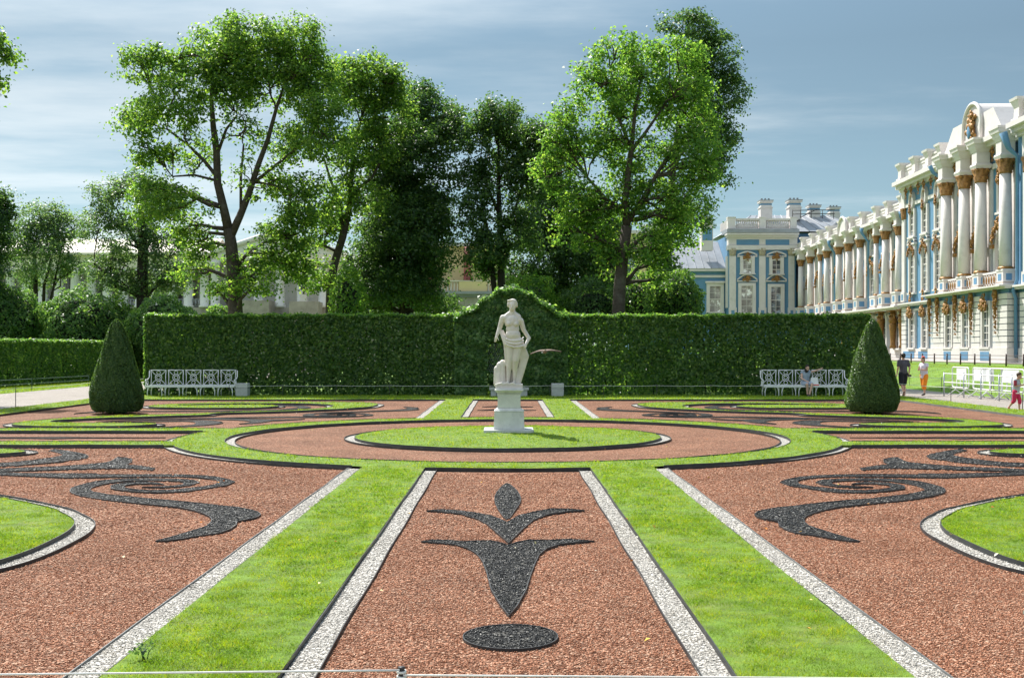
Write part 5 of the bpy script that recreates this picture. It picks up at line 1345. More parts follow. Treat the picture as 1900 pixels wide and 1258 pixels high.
# figure: coordinates from the photo's crop (x right, y down), depth given separately
def sp(zx, zy, y=0.0): return (((zx/6.99 + 890) - AX)/85.8, QC + y, H - ((zy/6.99 + 540) - HY)/85.8)
mb = MB()
c = mb.capsule
# head, face, hair
mb.ball(sp(424, 185, -.01), (.084, .100, .120), True); mb.ball(sp(418, 222, -.045), (.060, .062, .075), True); mb.ball(sp(416, 250, -.07), (.030, .030, .026))
c(sp(414, 178, -.100), sp(412, 212, -.128), .012, .018, 8); mb.ball(sp(398, 184, -.098), (.016, .014, .010)); mb.ball(sp(438, 184, -.092), (.016, .014, .010)); c(sp(400, 232, -.105), sp(428, 232, -.103), .010, .010, 6)
for s_ in (-1, 1): c(sp(414+s_*8, 170, -.108), sp(414+s_*34, 172, -.085), .010, .009, 6)
mb.ball(sp(428, 148, .012), (.097, .112, .082), True); mb.ball(sp(452, 168, .10), (.068, .062, .062)); mb.ball(sp(484, 180, .03), (.020, .06, .075)); mb.ball(sp(368, 175, .0), (.022, .06, .07))
for k in range(9): mb.ball(sp(365+13*k, 128-8*math.sin(math.pi*k/8), -.075+.004*abs(k-4)**1.6), (.022, .024, .022))
c(sp(424, 240, .005), sp(420, 300, .015), .062, .072)
for s_ in (-1, 1): c(sp(420+s_*18, 290, .02), sp(420+s_*85, 338, .015), .060, .060)
# torso
c(sp(330, 348, .01), sp(515, 378, .01), .072, .070); mb.ball(sp(422, 400, .0), (.175, .115, .165), True); mb.ball(sp(378, 425, -.080), (.066, .055, .062)); mb.ball(sp(470, 430, -.080), (.066, .055, .062))
mb.ball(sp(428, 500, .0), (.150, .108, .18), True); mb.ball(sp(432, 575, -.02), (.172, .12, .14), True); mb.ball(sp(442, 660, .0), (.200, .135, .17), True)
# arms with hands
c(sp(300, 345, .01), sp(262, 470, .05), .062, .050); c(sp(262, 470, .05), sp(225, 575, .0), .047, .034)
mb.ball(sp(215, 605, -.02), (.036, .026, .05)); 
for i, (dx, L) in enumerate(((-16, 62), (-8, 70), (2, 66), (11, 54))): c(sp(213+dx*.7, 610, -.03), sp(206+dx, 610+L*.75, -.02+.01*i), .0115, .009, 7)
c(sp(230, 600, -.04), sp(248, 640, -.05), .012, .009, 7)
c(sp(535, 385, .02), sp(570, 500, .06), .060, .050); c(sp(570, 500, .06), sp(640, 612, .05), .048, .042); c(sp(640, 612, .05), sp(600, 690, -.05), .040, .032)
mb.ball(sp(590, 705, -.07), (.034, .03, .042))
for i in range(4): c(sp(580+9*i, 705, -.085), sp(568+10*i, 738, -.085), .0115, .009, 7)
c(sp(575, 700, -.075), sp(558, 715, -.095), .012, .009, 7)
# legs: weight on one, the other slightly bent
c(sp(395, 690, .0), sp(395, 900, -.03), .112, .068); c(sp(395, 900, -.03), sp(378, 1010, .0), .066, .060); c(sp(378, 1010, .0), sp(368, 1165, -.01), .056, .036); c(sp(366, 1185, -.0), sp(362, 1195, -.16), .036, .024)
c(sp(490, 690, .0), sp(468, 900, -.05), .115, .072); c(sp(468, 900, -.05), sp(455, 1010, .01), .068, .060); c(sp(455, 1010, .01), sp(448, 1165, .03), .056, .036); c(sp(446, 1185, .02), sp(436, 1195, -.13), .036, .024)
# drapery: round the hips, over one arm, falling behind to the plinth
for sw, (ya, yb_, sag) in enumerate(((585, 600, 55), (612, 640, 62), (640, 690, 60))):
    pr = None
    for t in np.linspace(-1, 1, 15):
        ph_ = t*1.45; p = sp(440+128*math.sin(ph_), (ya+yb_)/2+(yb_-ya)/2*t+sag*(1-t*t), -.128*math.cos(ph_)-.004*sw)
        if pr: mb.capsule(pr, p, .017, .017, 8)
        pr = p
for k in range(5):
    c(sp(268+8*k, 520, .03+.01*k), sp(330+14*k, 700+10*k, -.05), .026, .032, 8)
for k in range(7):
    c(sp(540-6*k, 640+20*k, .0), sp(625-16*k, 845+12*k, .05), .035, .030, 8)
    c(sp(625-16*k, 845+12*k, .05), sp(512-6*k, 1190, .06), .030, .045, 8)
for k in range(4): c(sp(330+8*k, 690, -.03+.03*k), sp(345+6*k, 960, .0+.03*k), .035, .026, 8)
for k in range(6): c(sp(400+14*k, 700, .11), sp(380+22*k, 1195, .12), .05, .055, 8)
# tree stump and plinth
for k, (x, y0, r) in enumerate(((225, 1010, .07), (262, 965, .08), (300, 935, .075), (250, 1090, .1), (295, 1060, .09))): c(sp(x, y0, .08), sp(x, 1200, .07), r, r*1.15, 10)
b0 = sp(205, 1258); b1 = sp(560, 1205)
mb.box(b0[0], b1[0], QC-.2, QC+.22, 1.07, b1[2])
for k in range(10): mb.ball((b0[0]+.05+.04*k, QC-.19, 1.17+.01*(k % 3)), (.035, .03, .03))
st = thing('statue', 'pale marble statue of a draped standing woman with hand on hip', 'statue', (SX, QC, 1.085))
me = remeshed(mb, 'figure', 0.0085, 4); me.transform(Matrix.Translation((-SX, -QC, -1.085))); me.materials.clear(); me.materials.append(M['marble'])
link(D2.objects.new('figure', me), st)

# ================================================================== iron benches
def bench(name, label, x0, x1, y):
    cx = (x0+x1)/2; L = x1-x0; n = 5; pw = L/n
    t = thing(name, label, 'bench', (cx, y, 0), group='white iron park benches before the hedge')
    m = 'white_metal'; zt, zs = 1.10, .46; yb = y+.28
    for i in range(n):
        a, b = x0+i*pw, x0+(i+1)*pw; c = (a+b)/2; mb = MB()
        za, zb_ = zs+.04, zt-.03; hm = (za+zb_)/2
        for xx in (a+.05, b-.05): mb.tube([(xx, yb, za), (xx+(.018 if xx < c else -.018), yb, hm), (xx, yb, zb_)], .016, 6)
        for z, r in ((zb_-.085, .075), (za+.075, .075)): mb.tube([(c+r*math.cos(q), yb, z+r*math.sin(q)) for q in np.linspace(0, 2*math.pi, 15)[:-1]], .012, 5, closed=True)
        for r in (.135, .075): mb.tube([(c+r*math.cos(q), yb, hm+r*math.sin(q)) for q in np.linspace(0, 2*math.pi, 19)[:-1]], .014, 5, closed=True)
        for s in (-1, 1):
            mb.tube([(c+s*(pw/2-.06)*(1-k)**.6 + s*.07*k, yb, zb_-.19*k**1.5) for k in np.linspace(0, 1, 7)], .013, 5)
            mb.tube([(c+s*(pw/2-.06)*(1-k)**.6 + s*.07*k, yb, za+.19*k**1.5) for k in np.linspace(0, 1, 7)], .013, 5)
        mb.tube([(a+.03, yb, zb_+.02), (b-.03, yb, zb_+.02)], .02, 6); mb.tube([(a, yb, za-.015), (b, yb, za-.015)], .017, 6)
        mb.build('back_panel', M[m], t)
    mb = MB()
    for k in range(6): mb.box(x0-.02, x1+.02, y-.26+k*.09, y-.26+k*.09+.065, zs-.02, zs+.012)
    mb.box(x0-.02, x1+.02, y-.285, y-.262, zs-.055, zs+.015); mb.build('seat', M[m], t)
    for i in range(n+1):
        x = x0+i*pw
        for yy, s_ in ((y-.25, 1), (y+.26, 0)):
            for s in (-1, 1):
                if (i == 0 and s < 0) or (i == n and s > 0): continue
                mb = MB(); xx = x+s*.075
                mb.tube([(xx, yy, -.02), (xx-s*.012, yy, .2), (xx+s*.01, yy, .33), (xx+s*.09, yy, .43), (xx+s*.17, yy, zs-.025)], [.016, .019, .024, .016, .011], 6)
                mb.tube([(xx+s*.01, yy, .33), (xx-s*.03, yy, zs-.03)], .014, 5)
                mb.build('leg', M[m], t)
    for x in (x0-.01, x1+.01):
        mb = MB(); mb.tube([(x, yb, zt-.02), (x, yb-.03, zs+.34), (x, y+.05, zs+.26), (x, y-.22, zs+.25), (x, y-.27, zs+.18), (x, y-.2, zs+.1), (x, y-.26, zs)], .02, 6)
        mb.tube([(x, y+.09*math.cos(q), zs+.13+.09*math.sin(q)) for q in np.linspace(0, 6.28, 13)[:-1]], .012, 5, closed=True)
        mb.build('armrest', M[m], t)
    return t
YB = 47.2
bench('park_bench', 'empty white wrought iron bench with ringed back panels', (274-AX)*YB/F, (437-AX)*YB/F, YB)
bench('park_bench', 'white wrought iron bench on which a woman sits', (1414-AX)*YB/F, (1570-AX)*YB/F, YB)
def bin_(label, px, d, w=.5):
    x = (px-AX)*d/F
    t = thing('litter_bin', label, 'litter bin', (x, d, 0))
    mb = MB(); mb.frustum(x, d, 0, .34, w*.47, w*.47, w*.5, w*.5); o = mb.build('body', M['concrete'], t); o.modifiers.new('b', 'BEVEL').width = .015
    mb = MB(); mb.box(x-w*.49, x+w*.49, d-w*.49, d+w*.49, .36, .56); mb.box(x-w*.44, x+w*.44, d-w*.44, d+w*.44, .34, .36); o = mb.build('lid', M['concrete'], t); o.modifiers.new('b', 'BEVEL').width = .015
bin_('square concrete litter bin beside the empty bench', 450.5, 47.2); bin_('square concrete litter bin before the hedge near the statue', 1034.5, 47.0)
def block(label, px0, px1):
    d = 46.9; x0, x1 = (px0-AX)*d/F, (px1-AX)*d/F
    t = thing('stone_seat', label, 'stone seat', ((x0+x1)/2, d, 0))
    mb = MB(); mb.box(x0, x1, d-.22, d+.22, .30, .40); mb.build('seat', M['concrete'], t)
    mb = MB(); mb.box(x0+.06, x1-.06, d-.17, d+.17, -.02, .30); mb.build('base', M['concrete'], t)
block('pale stone seat before the arbour gate behind the statue', 908, 981)

# ================================================================== people
def person(label, loc, rz, h, J, cloth, hair, skin='skin', group=None):
    """J: joints in metres for a body of height h facing -y; cloth: list of (part, material, [(joint a, joint b, r0, r1, t0, t1)], [ellipsoids])"""
    t = thing('person', label, 'person', loc, rz, group)
    V = lambda n: Vector(J[n])
    s = h/1.75
    mb = MB()
    hd = V('head'); fw = Vector(J.get('face', (0, -1, 0))).normalized(); side = fw.cross(Vector((0, 0, 1))).normalized()
    k = J.get('headscale', 1.0)*s
    mb.ball(hd, (.078*k, .094*k, .112*k), True); mb.ball(hd+fw*.035*k-Vector((0, 0, .06*k)), (.052*k, .055*k, .06*k), True)
    mb.capsule(hd+fw*.088*k-Vector((0, 0, .0)), hd+fw*.105*k-Vector((0, 0, .03*k)), .009*k, .013*k, 7)
    for q in (-1, 1):
        mb.ball(hd+side*q*.078*k-Vector((0, 0, .012*k)), (.014*k, .022*k, .03*k)); mb.ball(hd+fw*.082*k+side*q*.032*k+Vector((0, 0, .012*k)), (.012*k, .010*k, .007*k))
    mb.capsule(hd+fw*.088*k-side*.02*k-Vector((0, 0, .062*k)), hd+fw*.088*k+side*.02*k-Vector((0, 0, .062*k)), .007*k, .007*k, 6)
    mb.capsule(V('neck'), hd-Vector((0, 0, .05*k)), .056*s, .05*s)
    ch, pv = V('chest'), V('pelvis'); mid = (ch+pv)/2
    mb.ball(ch, (.165*s, .105*s, .17*s), True); mb.ball(mid, (.14*s, .095*s, .17*s), True); mb.ball(pv, (.16*s, .11*s, .13*s), True)
    mb.capsule(V('shL'), V('shR'), .058*s, .058*s)
    for q in 'LR':
        mb.capsule(V('sh'+q), V('el'+q), .052*s, .040*s); mb.capsule(V('el'+q), V('wr'+q), .038*s, .026*s)
        w = V('wr'+q); d = Vector(J.get('hand'+q, tuple((w-V('el'+q)).normalized()))).normalized(); n = d.orthogonal().normalized(); p = d.cross(n)
        pal = w+d*.045*s; mb.capsule(w+d*.015*s, w+d*.075*s, .026*s, .030*s, 8)
        for i, L in enumerate((.062, .075, .07, .055)):
            b0 = w+d*.08*s+n*(-.024+.016*i)*s; b1 = b0+d*L*.6*s; b2 = b1+(d*.7+p*.7).normalized()*L*.5*s
            mb.capsule(b0, b1, .0085*s, .008*s, 6); mb.capsule(b1, b2, .008*s, .007*s, 6)
        mb.capsule(w+d*.04*s-n*.028*s, w+d*.075*s-n*.055*s+p*.02*s, .010*s, .008*s, 6)
        mb.capsule(V('hip'+q), V('kn'+q), .085*s, .056*s); mb.capsule(V('kn'+q), (V('kn'+q)*.6+V('an'+q)*.4)+Vector((0, .012*s, 0)), .052*s, .055*s); mb.capsule((V('kn'+q)*.6+V('an'+q)*.4)+Vector((0, .012*s, 0)), V('an'+q), .052*s, .034*s)
        mb.capsule(V('an'+q)-Vector((0, 0, .03*s)), V('to'+q), .036*s, .026*s)
    skin_part(mb, 'body', .011*s, M[skin], t, 3)
    for part, mat, caps, ells in cloth:
        mb = MB()
        for a, b, r0, r1, t0, t1 in caps:
            A, B = V(a), V(b); mb.capsule(A+(B-A)*t0, A+(B-A)*t1, r0*s, r1*s)
        for e, r, off in ells: mb.ball(V(e)+Vector(off)*s, tuple(q*s for q in r), True)
        skin_part(mb, part, .013*s, M[mat], t, 3)
    hm, hs = hair
    mb = MB()
    mb.ball(hd-fw*.018*k+Vector((0, 0, .03*k)), (.090*k, .100*k, .100*k), True)
    for e in hs: mb.ball(hd+Vector(e[0])*k, tuple(q*k for q in e[1]), True)
    ob = skin_part(mb, 'hair', .011*s, M[hm], t, 2)
    return t
TOP = [('chest', (.185, .125, .185), (0, 0, 0)), ('pelvis', (.178, .128, .13), (0, 0, .05))]
def torso(mat, part='shirt', w=1.0, low=.05, sleeve=.55):
    caps = [('chest', 'pelvis', .150*w, .150*w, 0, .85), ('shL', 'shR', .074, .074, 0, 1)]
    if sleeve: caps += [('shL', 'elL', .072, .070, 0, sleeve), ('shR', 'elR', .072, .070, 0, sleeve)]
    return (part, mat, caps, [('chest', (.186*w, .126*w, .185), (0, 0, 0)), ('pelvis', (.180*w, .130*w, .12), (0, 0, low))])
def bottoms(mat, part, t1, r0=.105, r1=.085, full=None):
    caps = [('hipL', 'knL', r0, r1, 0, min(1, t1)), ('hipR', 'knR', r0, r1, 0, min(1, t1))]
    if full: caps += [('knL', 'anL', r1, r1*.9, 0, full), ('knR', 'anR', r1, r1*.9, 0, full)]
    return (part, mat, caps, [('pelvis', (.182, .132, .14), (0, 0, -.01))])
def shoes(mat): return ('shoes', mat, [('anL', 'toL', .046, .036, .05, 1.08), ('anR', 'toR', .046, .036, .05, 1.08)], [])
# man walking away with a camera in his hand
Jm = dict(head=(0, -.01, 1.685), neck=(0, 0, 1.52), chest=(0, 0, 1.33), pelvis=(0, 0, .98), shL=(.195, 0, 1.46), shR=(-.195, 0, 1.46), elL=(.25, .03, 1.18), elR=(-.26, .05, 1.18), wrL=(.25, -.06, .94), wrR=(-.265, -.03, .93),
          hipL=(.09, 0, .93), hipR=(-.09, 0, .93), knL=(.10, .03, .50), knR=(-.10, -.12, .51), anL=(.09, .24, .17), anR=(-.09, -.06, .085), toL=(.09, .17, .05), toR=(-.10, -.22, .03))
xm, ym = G(1676, 734)
person('man in charcoal T-shirt and black shorts walking away from the viewer', (xm, ym, -.02), math.pi+.15, 1.80, Jm, [torso('charcoal_cloth', 'shirt', 1.05, .03, .62), bottoms('black_cloth', 'shorts', .92, .118, .105), shoes('dark_shoe')], ('dark_hair', [((0, .05, .0), (.08, .07, .09))]))
cam = thing('hand_camera', 'small black camera held by the man in black shorts', 'camera', (xm+.27, ym+.02, .86))
mb = MB(); mb.box(xm+.22, xm+.33, ym-.04, ym+.04, .80, .88); mb.lathe([(.035, 0), (.035, .05)], (xm+.27, ym-.07, .82), 10); mb.tube([(xm+.25, ym, .88), (xm+.24, ym, .60), (xm+.26, ym, .42), (xm+.28, ym, .60), (xm+.29, ym, .88)], .008, 4); mb.build('camera_body', M['black_cloth'], cam)
# woman in orange trousers
Jw = dict(head=(0, -.07, 1.545), face=(0, -1, -.25), neck=(0, .0, 1.38), chest=(0, 0, 1.20), pelvis=(0, .02, .88), shL=(.165, .01, 1.32), shR=(-.165, .01, 1.32), elL=(.22, -.06, 1.08), elR=(-.21, -.08, 1.08), wrL=(.07, -.24, 1.10), wrR=(-.02, -.26, 1.19),
          hipL=(.085, .02, .84), hipR=(-.085, .02, .84), knL=(.09, -.06, .46), knR=(-.09, .06, .46), anL=(.085, -.05, .08), anR=(-.09, .16, .10), toL=(.09, -.20, .03), toR=(-.10, .03, .03))
xw, yw = G(1714, 733)
person('woman in a pale lilac top and bright orange trousers, red band in her hair', (xw, yw, -.02), -1.05, 1.60, Jw, [torso('lilac_cloth', 'top', 1.16, -.10, .3), bottoms('orange_cloth', 'trousers', 1.0, .125, .10, .35), ('hair_band', 'red_cloth', [], [('head', (.092, .09, .062), (0, .035, .085))]), shoes('dark_shoe')], ('brown_hair', [((0, .07, -.04), (.075, .06, .09))]))
# child with a phone
Jc = dict(head=(0, -.13, 1.56), face=(0, -1, -.75), headscale=1.18, neck=(0, -.03, 1.40), chest=(0, 0, 1.22), pelvis=(0, .02, .90), shL=(.16, -.01, 1.35), shR=(-.16, -.01, 1.35), elL=(.22, -.05, 1.10), elR=(-.22, -.05, 1.10), wrL=(.06, -.27, 1.16), wrR=(-.06, -.27, 1.16),
          hipL=(.085, .02, .86), hipR=(-.085, .02, .86), knL=(.10, -.10, .47), knR=(-.09, .06, .47), anL=(.10, -.08, .08), anR=(-.09, .30, .16), toL=(.10, -.26, .03), toR=(-.10, .24, .03))
sC = 1.24/1.72
Jc = {k: (tuple(np.array(v)*sC) if k != 'face' and not isinstance(v, float) else v) for k, v in Jc.items()}
xc, yc = G(1886, 762)
person('child in grey and dark red top and crimson leggings looking down at a phone', (xc, yc, -.02), .75, 1.24, Jc, [torso('grey_cloth', 'shirt', 1.08, -.04, 0), ('sleeves', 'wine_cloth', [('shL', 'elL', .074, .070, .08, .75), ('shR', 'elR', .074, .070, .08, .75)], []), bottoms('crimson_cloth', 'leggings', 1.0, .115, .085, .25), shoes('pink_shoe')], ('brown_hair', [((0, .03, .02), (.085, .085, .09))]))
ph = thing('phone', 'dark phone in the hands of the child', 'phone', (xc+.1, yc-.21, .86))
a = .75
p0 = Vector((xc, yc, -.02)) + Matrix.Rotation(a, 3, 'Z') @ Vector((0, -.27*sC-.07, 1.17*sC))
mb = MB(); mb.box(p0.x-.04, p0.x+.04, p0.y-.03, p0.y+.03, p0.z, p0.z+.012); mb.build('phone_body', M['black_cloth'], ph)
# woman sitting on the bench
Js = dict(head=(.02, -.08, 1.20), face=(.25, -1, -.55), neck=(.01, .04, 1.06), chest=(0, .09, .90), pelvis=(-.02, .12, .58), shL=(.16, .10, 1.0), shR=(-.16, .08, .99), elL=(.38, .14, 1.06), elR=(-.20, -.02, .76), wrL=(.60, .20, 1.13), wrR=(-.06, -.18, .66),
          hipL=(.085, .08, .54), hipR=(-.085, .08, .54), knL=(.15, -.34, .52), knR=(-.06, -.36, .52), anL=(.02, -.40, .10), anR=(-.04, -.34, .10), toL=(.04, -.54, .03), toR=(-.05, -.48, .03))
xs = (1496-AX)*YB/F
person('dark-haired woman sitting on a white bench in a blue grey dress', (xs, YB-.02, 0), 0, 1.68, Js, [torso('blue_grey_cloth', 'dress', 1.06, 0, 0), ('skirt', 'blue_grey_cloth', [('hipL', 'knL', .115, .105, 0, .72), ('hipR', 'knR', .115, .105, 0, .72), ('hipL', 'hipR', .12, .12, 0, 1)], [('pelvis', (.19, .15, .13), (0, 0, 0))]), shoes('dark_shoe')], ('dark_hair', [((0, .08, -.06), (.10, .09, .13)), ((-.03, .03, -.12), (.09, .07, .1))]), 'pale_skin')
bag = thing('paper_bag', 'white paper bag with a red base standing beside the sitting woman', 'bag', (xs+.27, YB-.05, .475))
mb = MB(); mb.frustum(xs+.30, YB-.08, .50, .80, .17, .08, .12, .05); mb.tube([(xs+.24, YB-.08, .79), (xs+.27, YB-.08, .9), (xs+.33, YB-.08, .9), (xs+.36, YB-.08, .79)], .008, 5); mb.build('bag_body', M['paper'], bag)
mb = MB(); mb.frustum(xs+.30, YB-.08, .474, .515, .176, .086, .174, .084); mb.build('bag_base', M['red_cloth'], bag)

# ================================================================== bird on the wing
bd = thing('bird', 'brown and white bird flying with spread wings past the statue', 'bird', ((1011-AX)*32/F, 32, 1.86))
bx, by, bz = (1011-AX)*32/F, 32.0, 1.865
mb = MB(); mb.capsule((bx-.02, by+.12, bz-.02), (bx, by-.10, bz), .035, .055); mb.ball((bx+.005, by-.19, bz+.025), (.036, .05, .036), True); mb.capsule((bx+.006, by-.22, bz+.02), (bx+.01, by-.275, bz+.01), .012, .004, 6); mb.capsule((bx-.02, by+.12, bz-.02), (bx-.03, by+.26, bz-.02), .035, .012)
skin_part_me = remeshed(mb, 'body', .009, 3); skin_part_me.transform(Matrix.Translation((-bx, -by, -bz))); skin_part_me.materials.clear(); skin_part_me.materials.append(M['gull_brown'])
bd.location = (bx, by, bz)
link(D2.objects.new('body', skin_part_me), bd)
def wing_mesh(tip, mid, nm):
    mb = MB(); k = 10; L = []
    for i in range(k+1):
        t = i/k
        p = (1-t)**2*np.array((0, -.02, 0)) + 2*t*(1-t)*np.array(mid) + t*t*np.array(tip)
        ch = .19*(1-t)**.55*(1-.25*t) + .015
        for (u, zz) in ((0, .0), (.3, .014), (1, -.004)): L.append((bx+p[0], by+p[1]+ch*(u-.35)*.85, bz+.02+p[2]+zz+ch*(u-.35)*.28))
    vs = L + [(x, y, z-.012) for x, y, z in L]; n = len(L); fs = []
    for i in range(k):
        for j in range(2):
            a, b = 3*i+j, 3*(i+1)+j
            fs += [(a, b, b+1, a+1), (n+a, n+a+1, n+b+1, n+b)]
        fs += [(3*i, n+3*i, n+3*i+3, 3*i+3), (3*i+2, 3*i+5, n+3*i+5, n+3*i+2)]
    mb.add(vs, fs, True)
    return mb.build(nm, M['gull_brown'], bd)
wing_mesh((-.40, .05, -.09), (-.16, -.06, .035), 'wing'); wing_mesh((.46, .06, -.025), (.18, -.06, .05), 'wing')
mb = MB(); mb.prism([(-.05, .2), (.0, .2), (.035, .36), (-.085, .36)], lambda p: (bx+p[0], by+p[1], bz-.03), lambda p: (bx+p[0], by+p[1], bz-.018)); mb.build('tail', M['gull_white'], bd)

# ================================================================== ropes, rails, barriers
def rope_fence(label, pts, h, r=.012, rr=.007, sag=.02, post='dark_metal', ropem='rope', rails=None, name='rope_fence', skip=()):
    """posts at pts (x,y[,ground z]) with rope or rails between"""
    t = thing(name, label, 'fence', (pts[0][0], pts[0][1], pts[0][2] if len(pts[0]) > 2 else 0))
    P = [(p[0], p[1], p[2] if len(p) > 2 else 0.0) for p in pts]
    for i, p in enumerate(P):
        if i in skip: continue
        mb = MB(); mb.tube([(p[0], p[1], p[2]-.1), (p[0], p[1], p[2]+h)], r, 8); mb.tube([(p[0], p[1], p[2]+h-.002), (p[0], p[1], p[2]+h+.012)], [r*1.15, r*.9], 8); mb.build('post', M[post], t)
    for k, hz in enumerate(rails or [h-.04]):
        mb = MB()
        for a, b in zip(P, P[1:]):
            n = 8; mb.tube([(a[0]+(b[0]-a[0])*i/n, a[1]+(b[1]-a[1])*i/n, a[2]+(b[2]-a[2])*i/n+hz-sag*4*(i/n)*(1-i/n)) for i in range(n+1)], rr, 6)
        mb.build('rail' if rails else 'rope', M[ropem], t)
    return t
# the nearest rope, just in front of the viewer
dN = 4.84; xN = (745-AX)*dN/F
t = thing('rope_fence', 'white rope on a black post at the very bottom of the photo', 'fence', (xN, dN, 0))
mb = MB(); mb.tube([(xN, dN, -.1), (xN, dN, .572)], .0135, 10); mb.tube([(xN, dN, .572), (xN, dN, .580)], [.0155, .0145], 10); mb.build('post', M['dark_metal'], t)
mb = MB()
for z, s in ((.562, 1), (.556, -1), (.541, 1), (.536, -1), (.531, 1)): mb.tube([(xN+.0175*math.cos(q), dN+.0175*math.sin(q), z+.002*s*math.sin(q)) for q in np.linspace(0, 2*math.pi, 13)[:-1]], .0042, 5, closed=True)
def rp(px, py): return ((px-AX)*dN/F, dN-.016, H-(py-HY)*dN/F)
for a, b in ((rp(-260, 1251.5), rp(742, 1241.0)), (rp(749, 1250.0), rp(2200, 1260))):
    mb.tube([tuple(np.array(a)+(np.array(b)-np.array(a))*i/6) for i in range(7)], .0042, 6)
mb.build('rope', M['rope'], t)
for xx in (-3.2, 3.1):
    mb = MB(); mb.tube([(xx, dN, -.1), (xx, dN, .575)], .0135, 8); mb.build('post', M['dark_metal'], t)
rope_fence('thin pale rope along the foot of the tall hedge', [(-11.2+2.15*i, 46.6) for i in range(11)], .52, .009, .007, .02)
rope_fence('low rope on thin dark posts along the verge on the palace side', [(15.95, y) for y in (66, 56.5, 49, 41.7, 35.9, 30, 24, 18)], .60, .013, .009, .03)
rope_fence('low rope on thin dark posts along the verge on the hedge walk side', [(-16.05, y) for y in (60, 52, 45.2, 37.8, 30, 22)], .70, .013, .009, .03)
rope_fence('low green metal rail edging the grass before the low hedge', [(-22.6, 62.5), (-23.0, 56), (-23.3, 50), (-23.5, 44)], .55, .018, .02, 0, 'green_metal', 'green_metal', [.52, .30], 'rail_fence')
rope_fence('low rope on thin posts along the foot of the grassy bank', [(19.95+.10*i, y, .03) for i, y in enumerate((68, 60, 53.8, 48.5, 43, 37))], .62, .013, .009, .03)
rope_fence('brown post and rail fence along the top of the grassy bank', [(28, 62.9+2.19*i, 1.02) for i in range(-4, 20)], .66, .05, .018, 0, 'brown_metal', 'brown_metal', [.12, .36, .58], 'rail_fence')
rl = rope_fence('grey metal crowd rail with pale bars along the walk', [(18.3, 48.6), (18.42, 46.8), (18.5, 45.3), (18.62, 43.9), (18.66, 42.9), (18.7, 40.5)], .98, .03, .022, 0, 'grey_metal', 'white_metal', [.93, .57], 'crowd_rail')
def barrier(label, d0, d1, x, xe, panel):
    """portable steel crowd barrier seen nearly end-on, with a sheet panel"""
    a = np.array((x, d0)); b = np.array((xe, d1)); L = np.linalg.norm(b-a); u = (b-a)/L
    t = thing('crowd_barrier', label, 'barrier', ((x+xe)/2, (d0+d1)/2, 0), group='white crowd barriers behind the grey rail')
    P = lambda s, z, o=0.0: (a[0]+u[0]*s-u[1]*o, a[1]+u[1]*s+u[0]*o, z)
    mb = MB(); r = .12
    loop = [P(r, .33), P(L-r, .33), P(L-.03, .36), P(L, .45), P(L, 1.08), P(L-.03, 1.15), P(L-r, 1.18), P(r, 1.18), P(.03, 1.15), P(0, 1.08), P(0, .45), P(.03, .36)]
    mb.tube(loop, .026, 7, closed=True); mb.build('frame', M['white_metal'], t)
    mb = MB(); p0, p1 = panel
    mb.add([P(L*p0, .66, -.012), P(L*p1, .66, -.012), P(L*p1, 1.14, -.012), P(L*p0, 1.14, -.012), P(L*p0, .66, .012), P(L*p1, .66, .012), P(L*p1, 1.14, .012), P(L*p0, 1.14, .012)], [(0,1,2,3), (7,6,5,4), (0,4,5,1), (3,2,6,7), (0,3,7,4), (1,5,6,2)], False); mb.build('panel', M['white_metal'], t)
    for s in (L*p0, L*p1, L*.5):
        mb = MB(); mb.tube([P(s, .34), P(s, .66)], .018, 6); mb.build('upright', M['white_metal'], t)
    for s in (L*.2, L*.8):
        for o in (-.34, .34):
            mb = MB(); mb.tube([P(s, .36), P(s, .24), P(s, -.02, o)], .022, 6); mb.build('foot', M['white_metal'], t)
barrier('white crowd barrier with a narrow panel, farthest along the walk', 49.9, 48.0, 19.15, 19.1, (.28, .86))
barrier('white crowd barrier with a wide panel, middle one of the row', 47.8, 45.6, 19.2, 19.0, (.05, .95))
barrier('white crowd barrier with the panel edge turned to the viewer', 46.4, 44.9, 18.95, 19.35, (.08, .5))
barrier('white crowd barrier with a grey panel behind the child', 45.3, 43.2, 19.3, 19.25, (.05, .8))
# grassy bank before the palace
mb = MB(); xs_ = [19.9, 20.6, 21.8, 23.2, 24.6, 26, 28, 33]; zs_ = [-.02, .06, .3, .62, .86, .97, 1.02, 1.0]
ys = np.linspace(-10, 175, 75); vs = []
for y in ys:
    for x, z in zip(xs_, zs_): vs.append((x+.0237*max(0, y-60)*(x-19.9)/13, y, z + .03*math.sin(y*.7+x)*(z > .1)))
k = len(xs_); fs = [(i*k+j, i*k+j+1, (i+1)*k+j+1, (i+1)*k+j) for i in range(len(ys)-1) for j in range(k-1)]
mb.add(vs, fs, True); tag(mb.build('grass_bank', M['far_lawn']), kind='structure')
mb = MB(); mb.add([(33, -10, 1.0), (60, -10, 1.0), (60, 175, 1.0), (33+2.7, 175, 1.0)], [(0,1,2,3)]); tag(mb.build('terrace', M['sandy_gravel']), kind='structure')
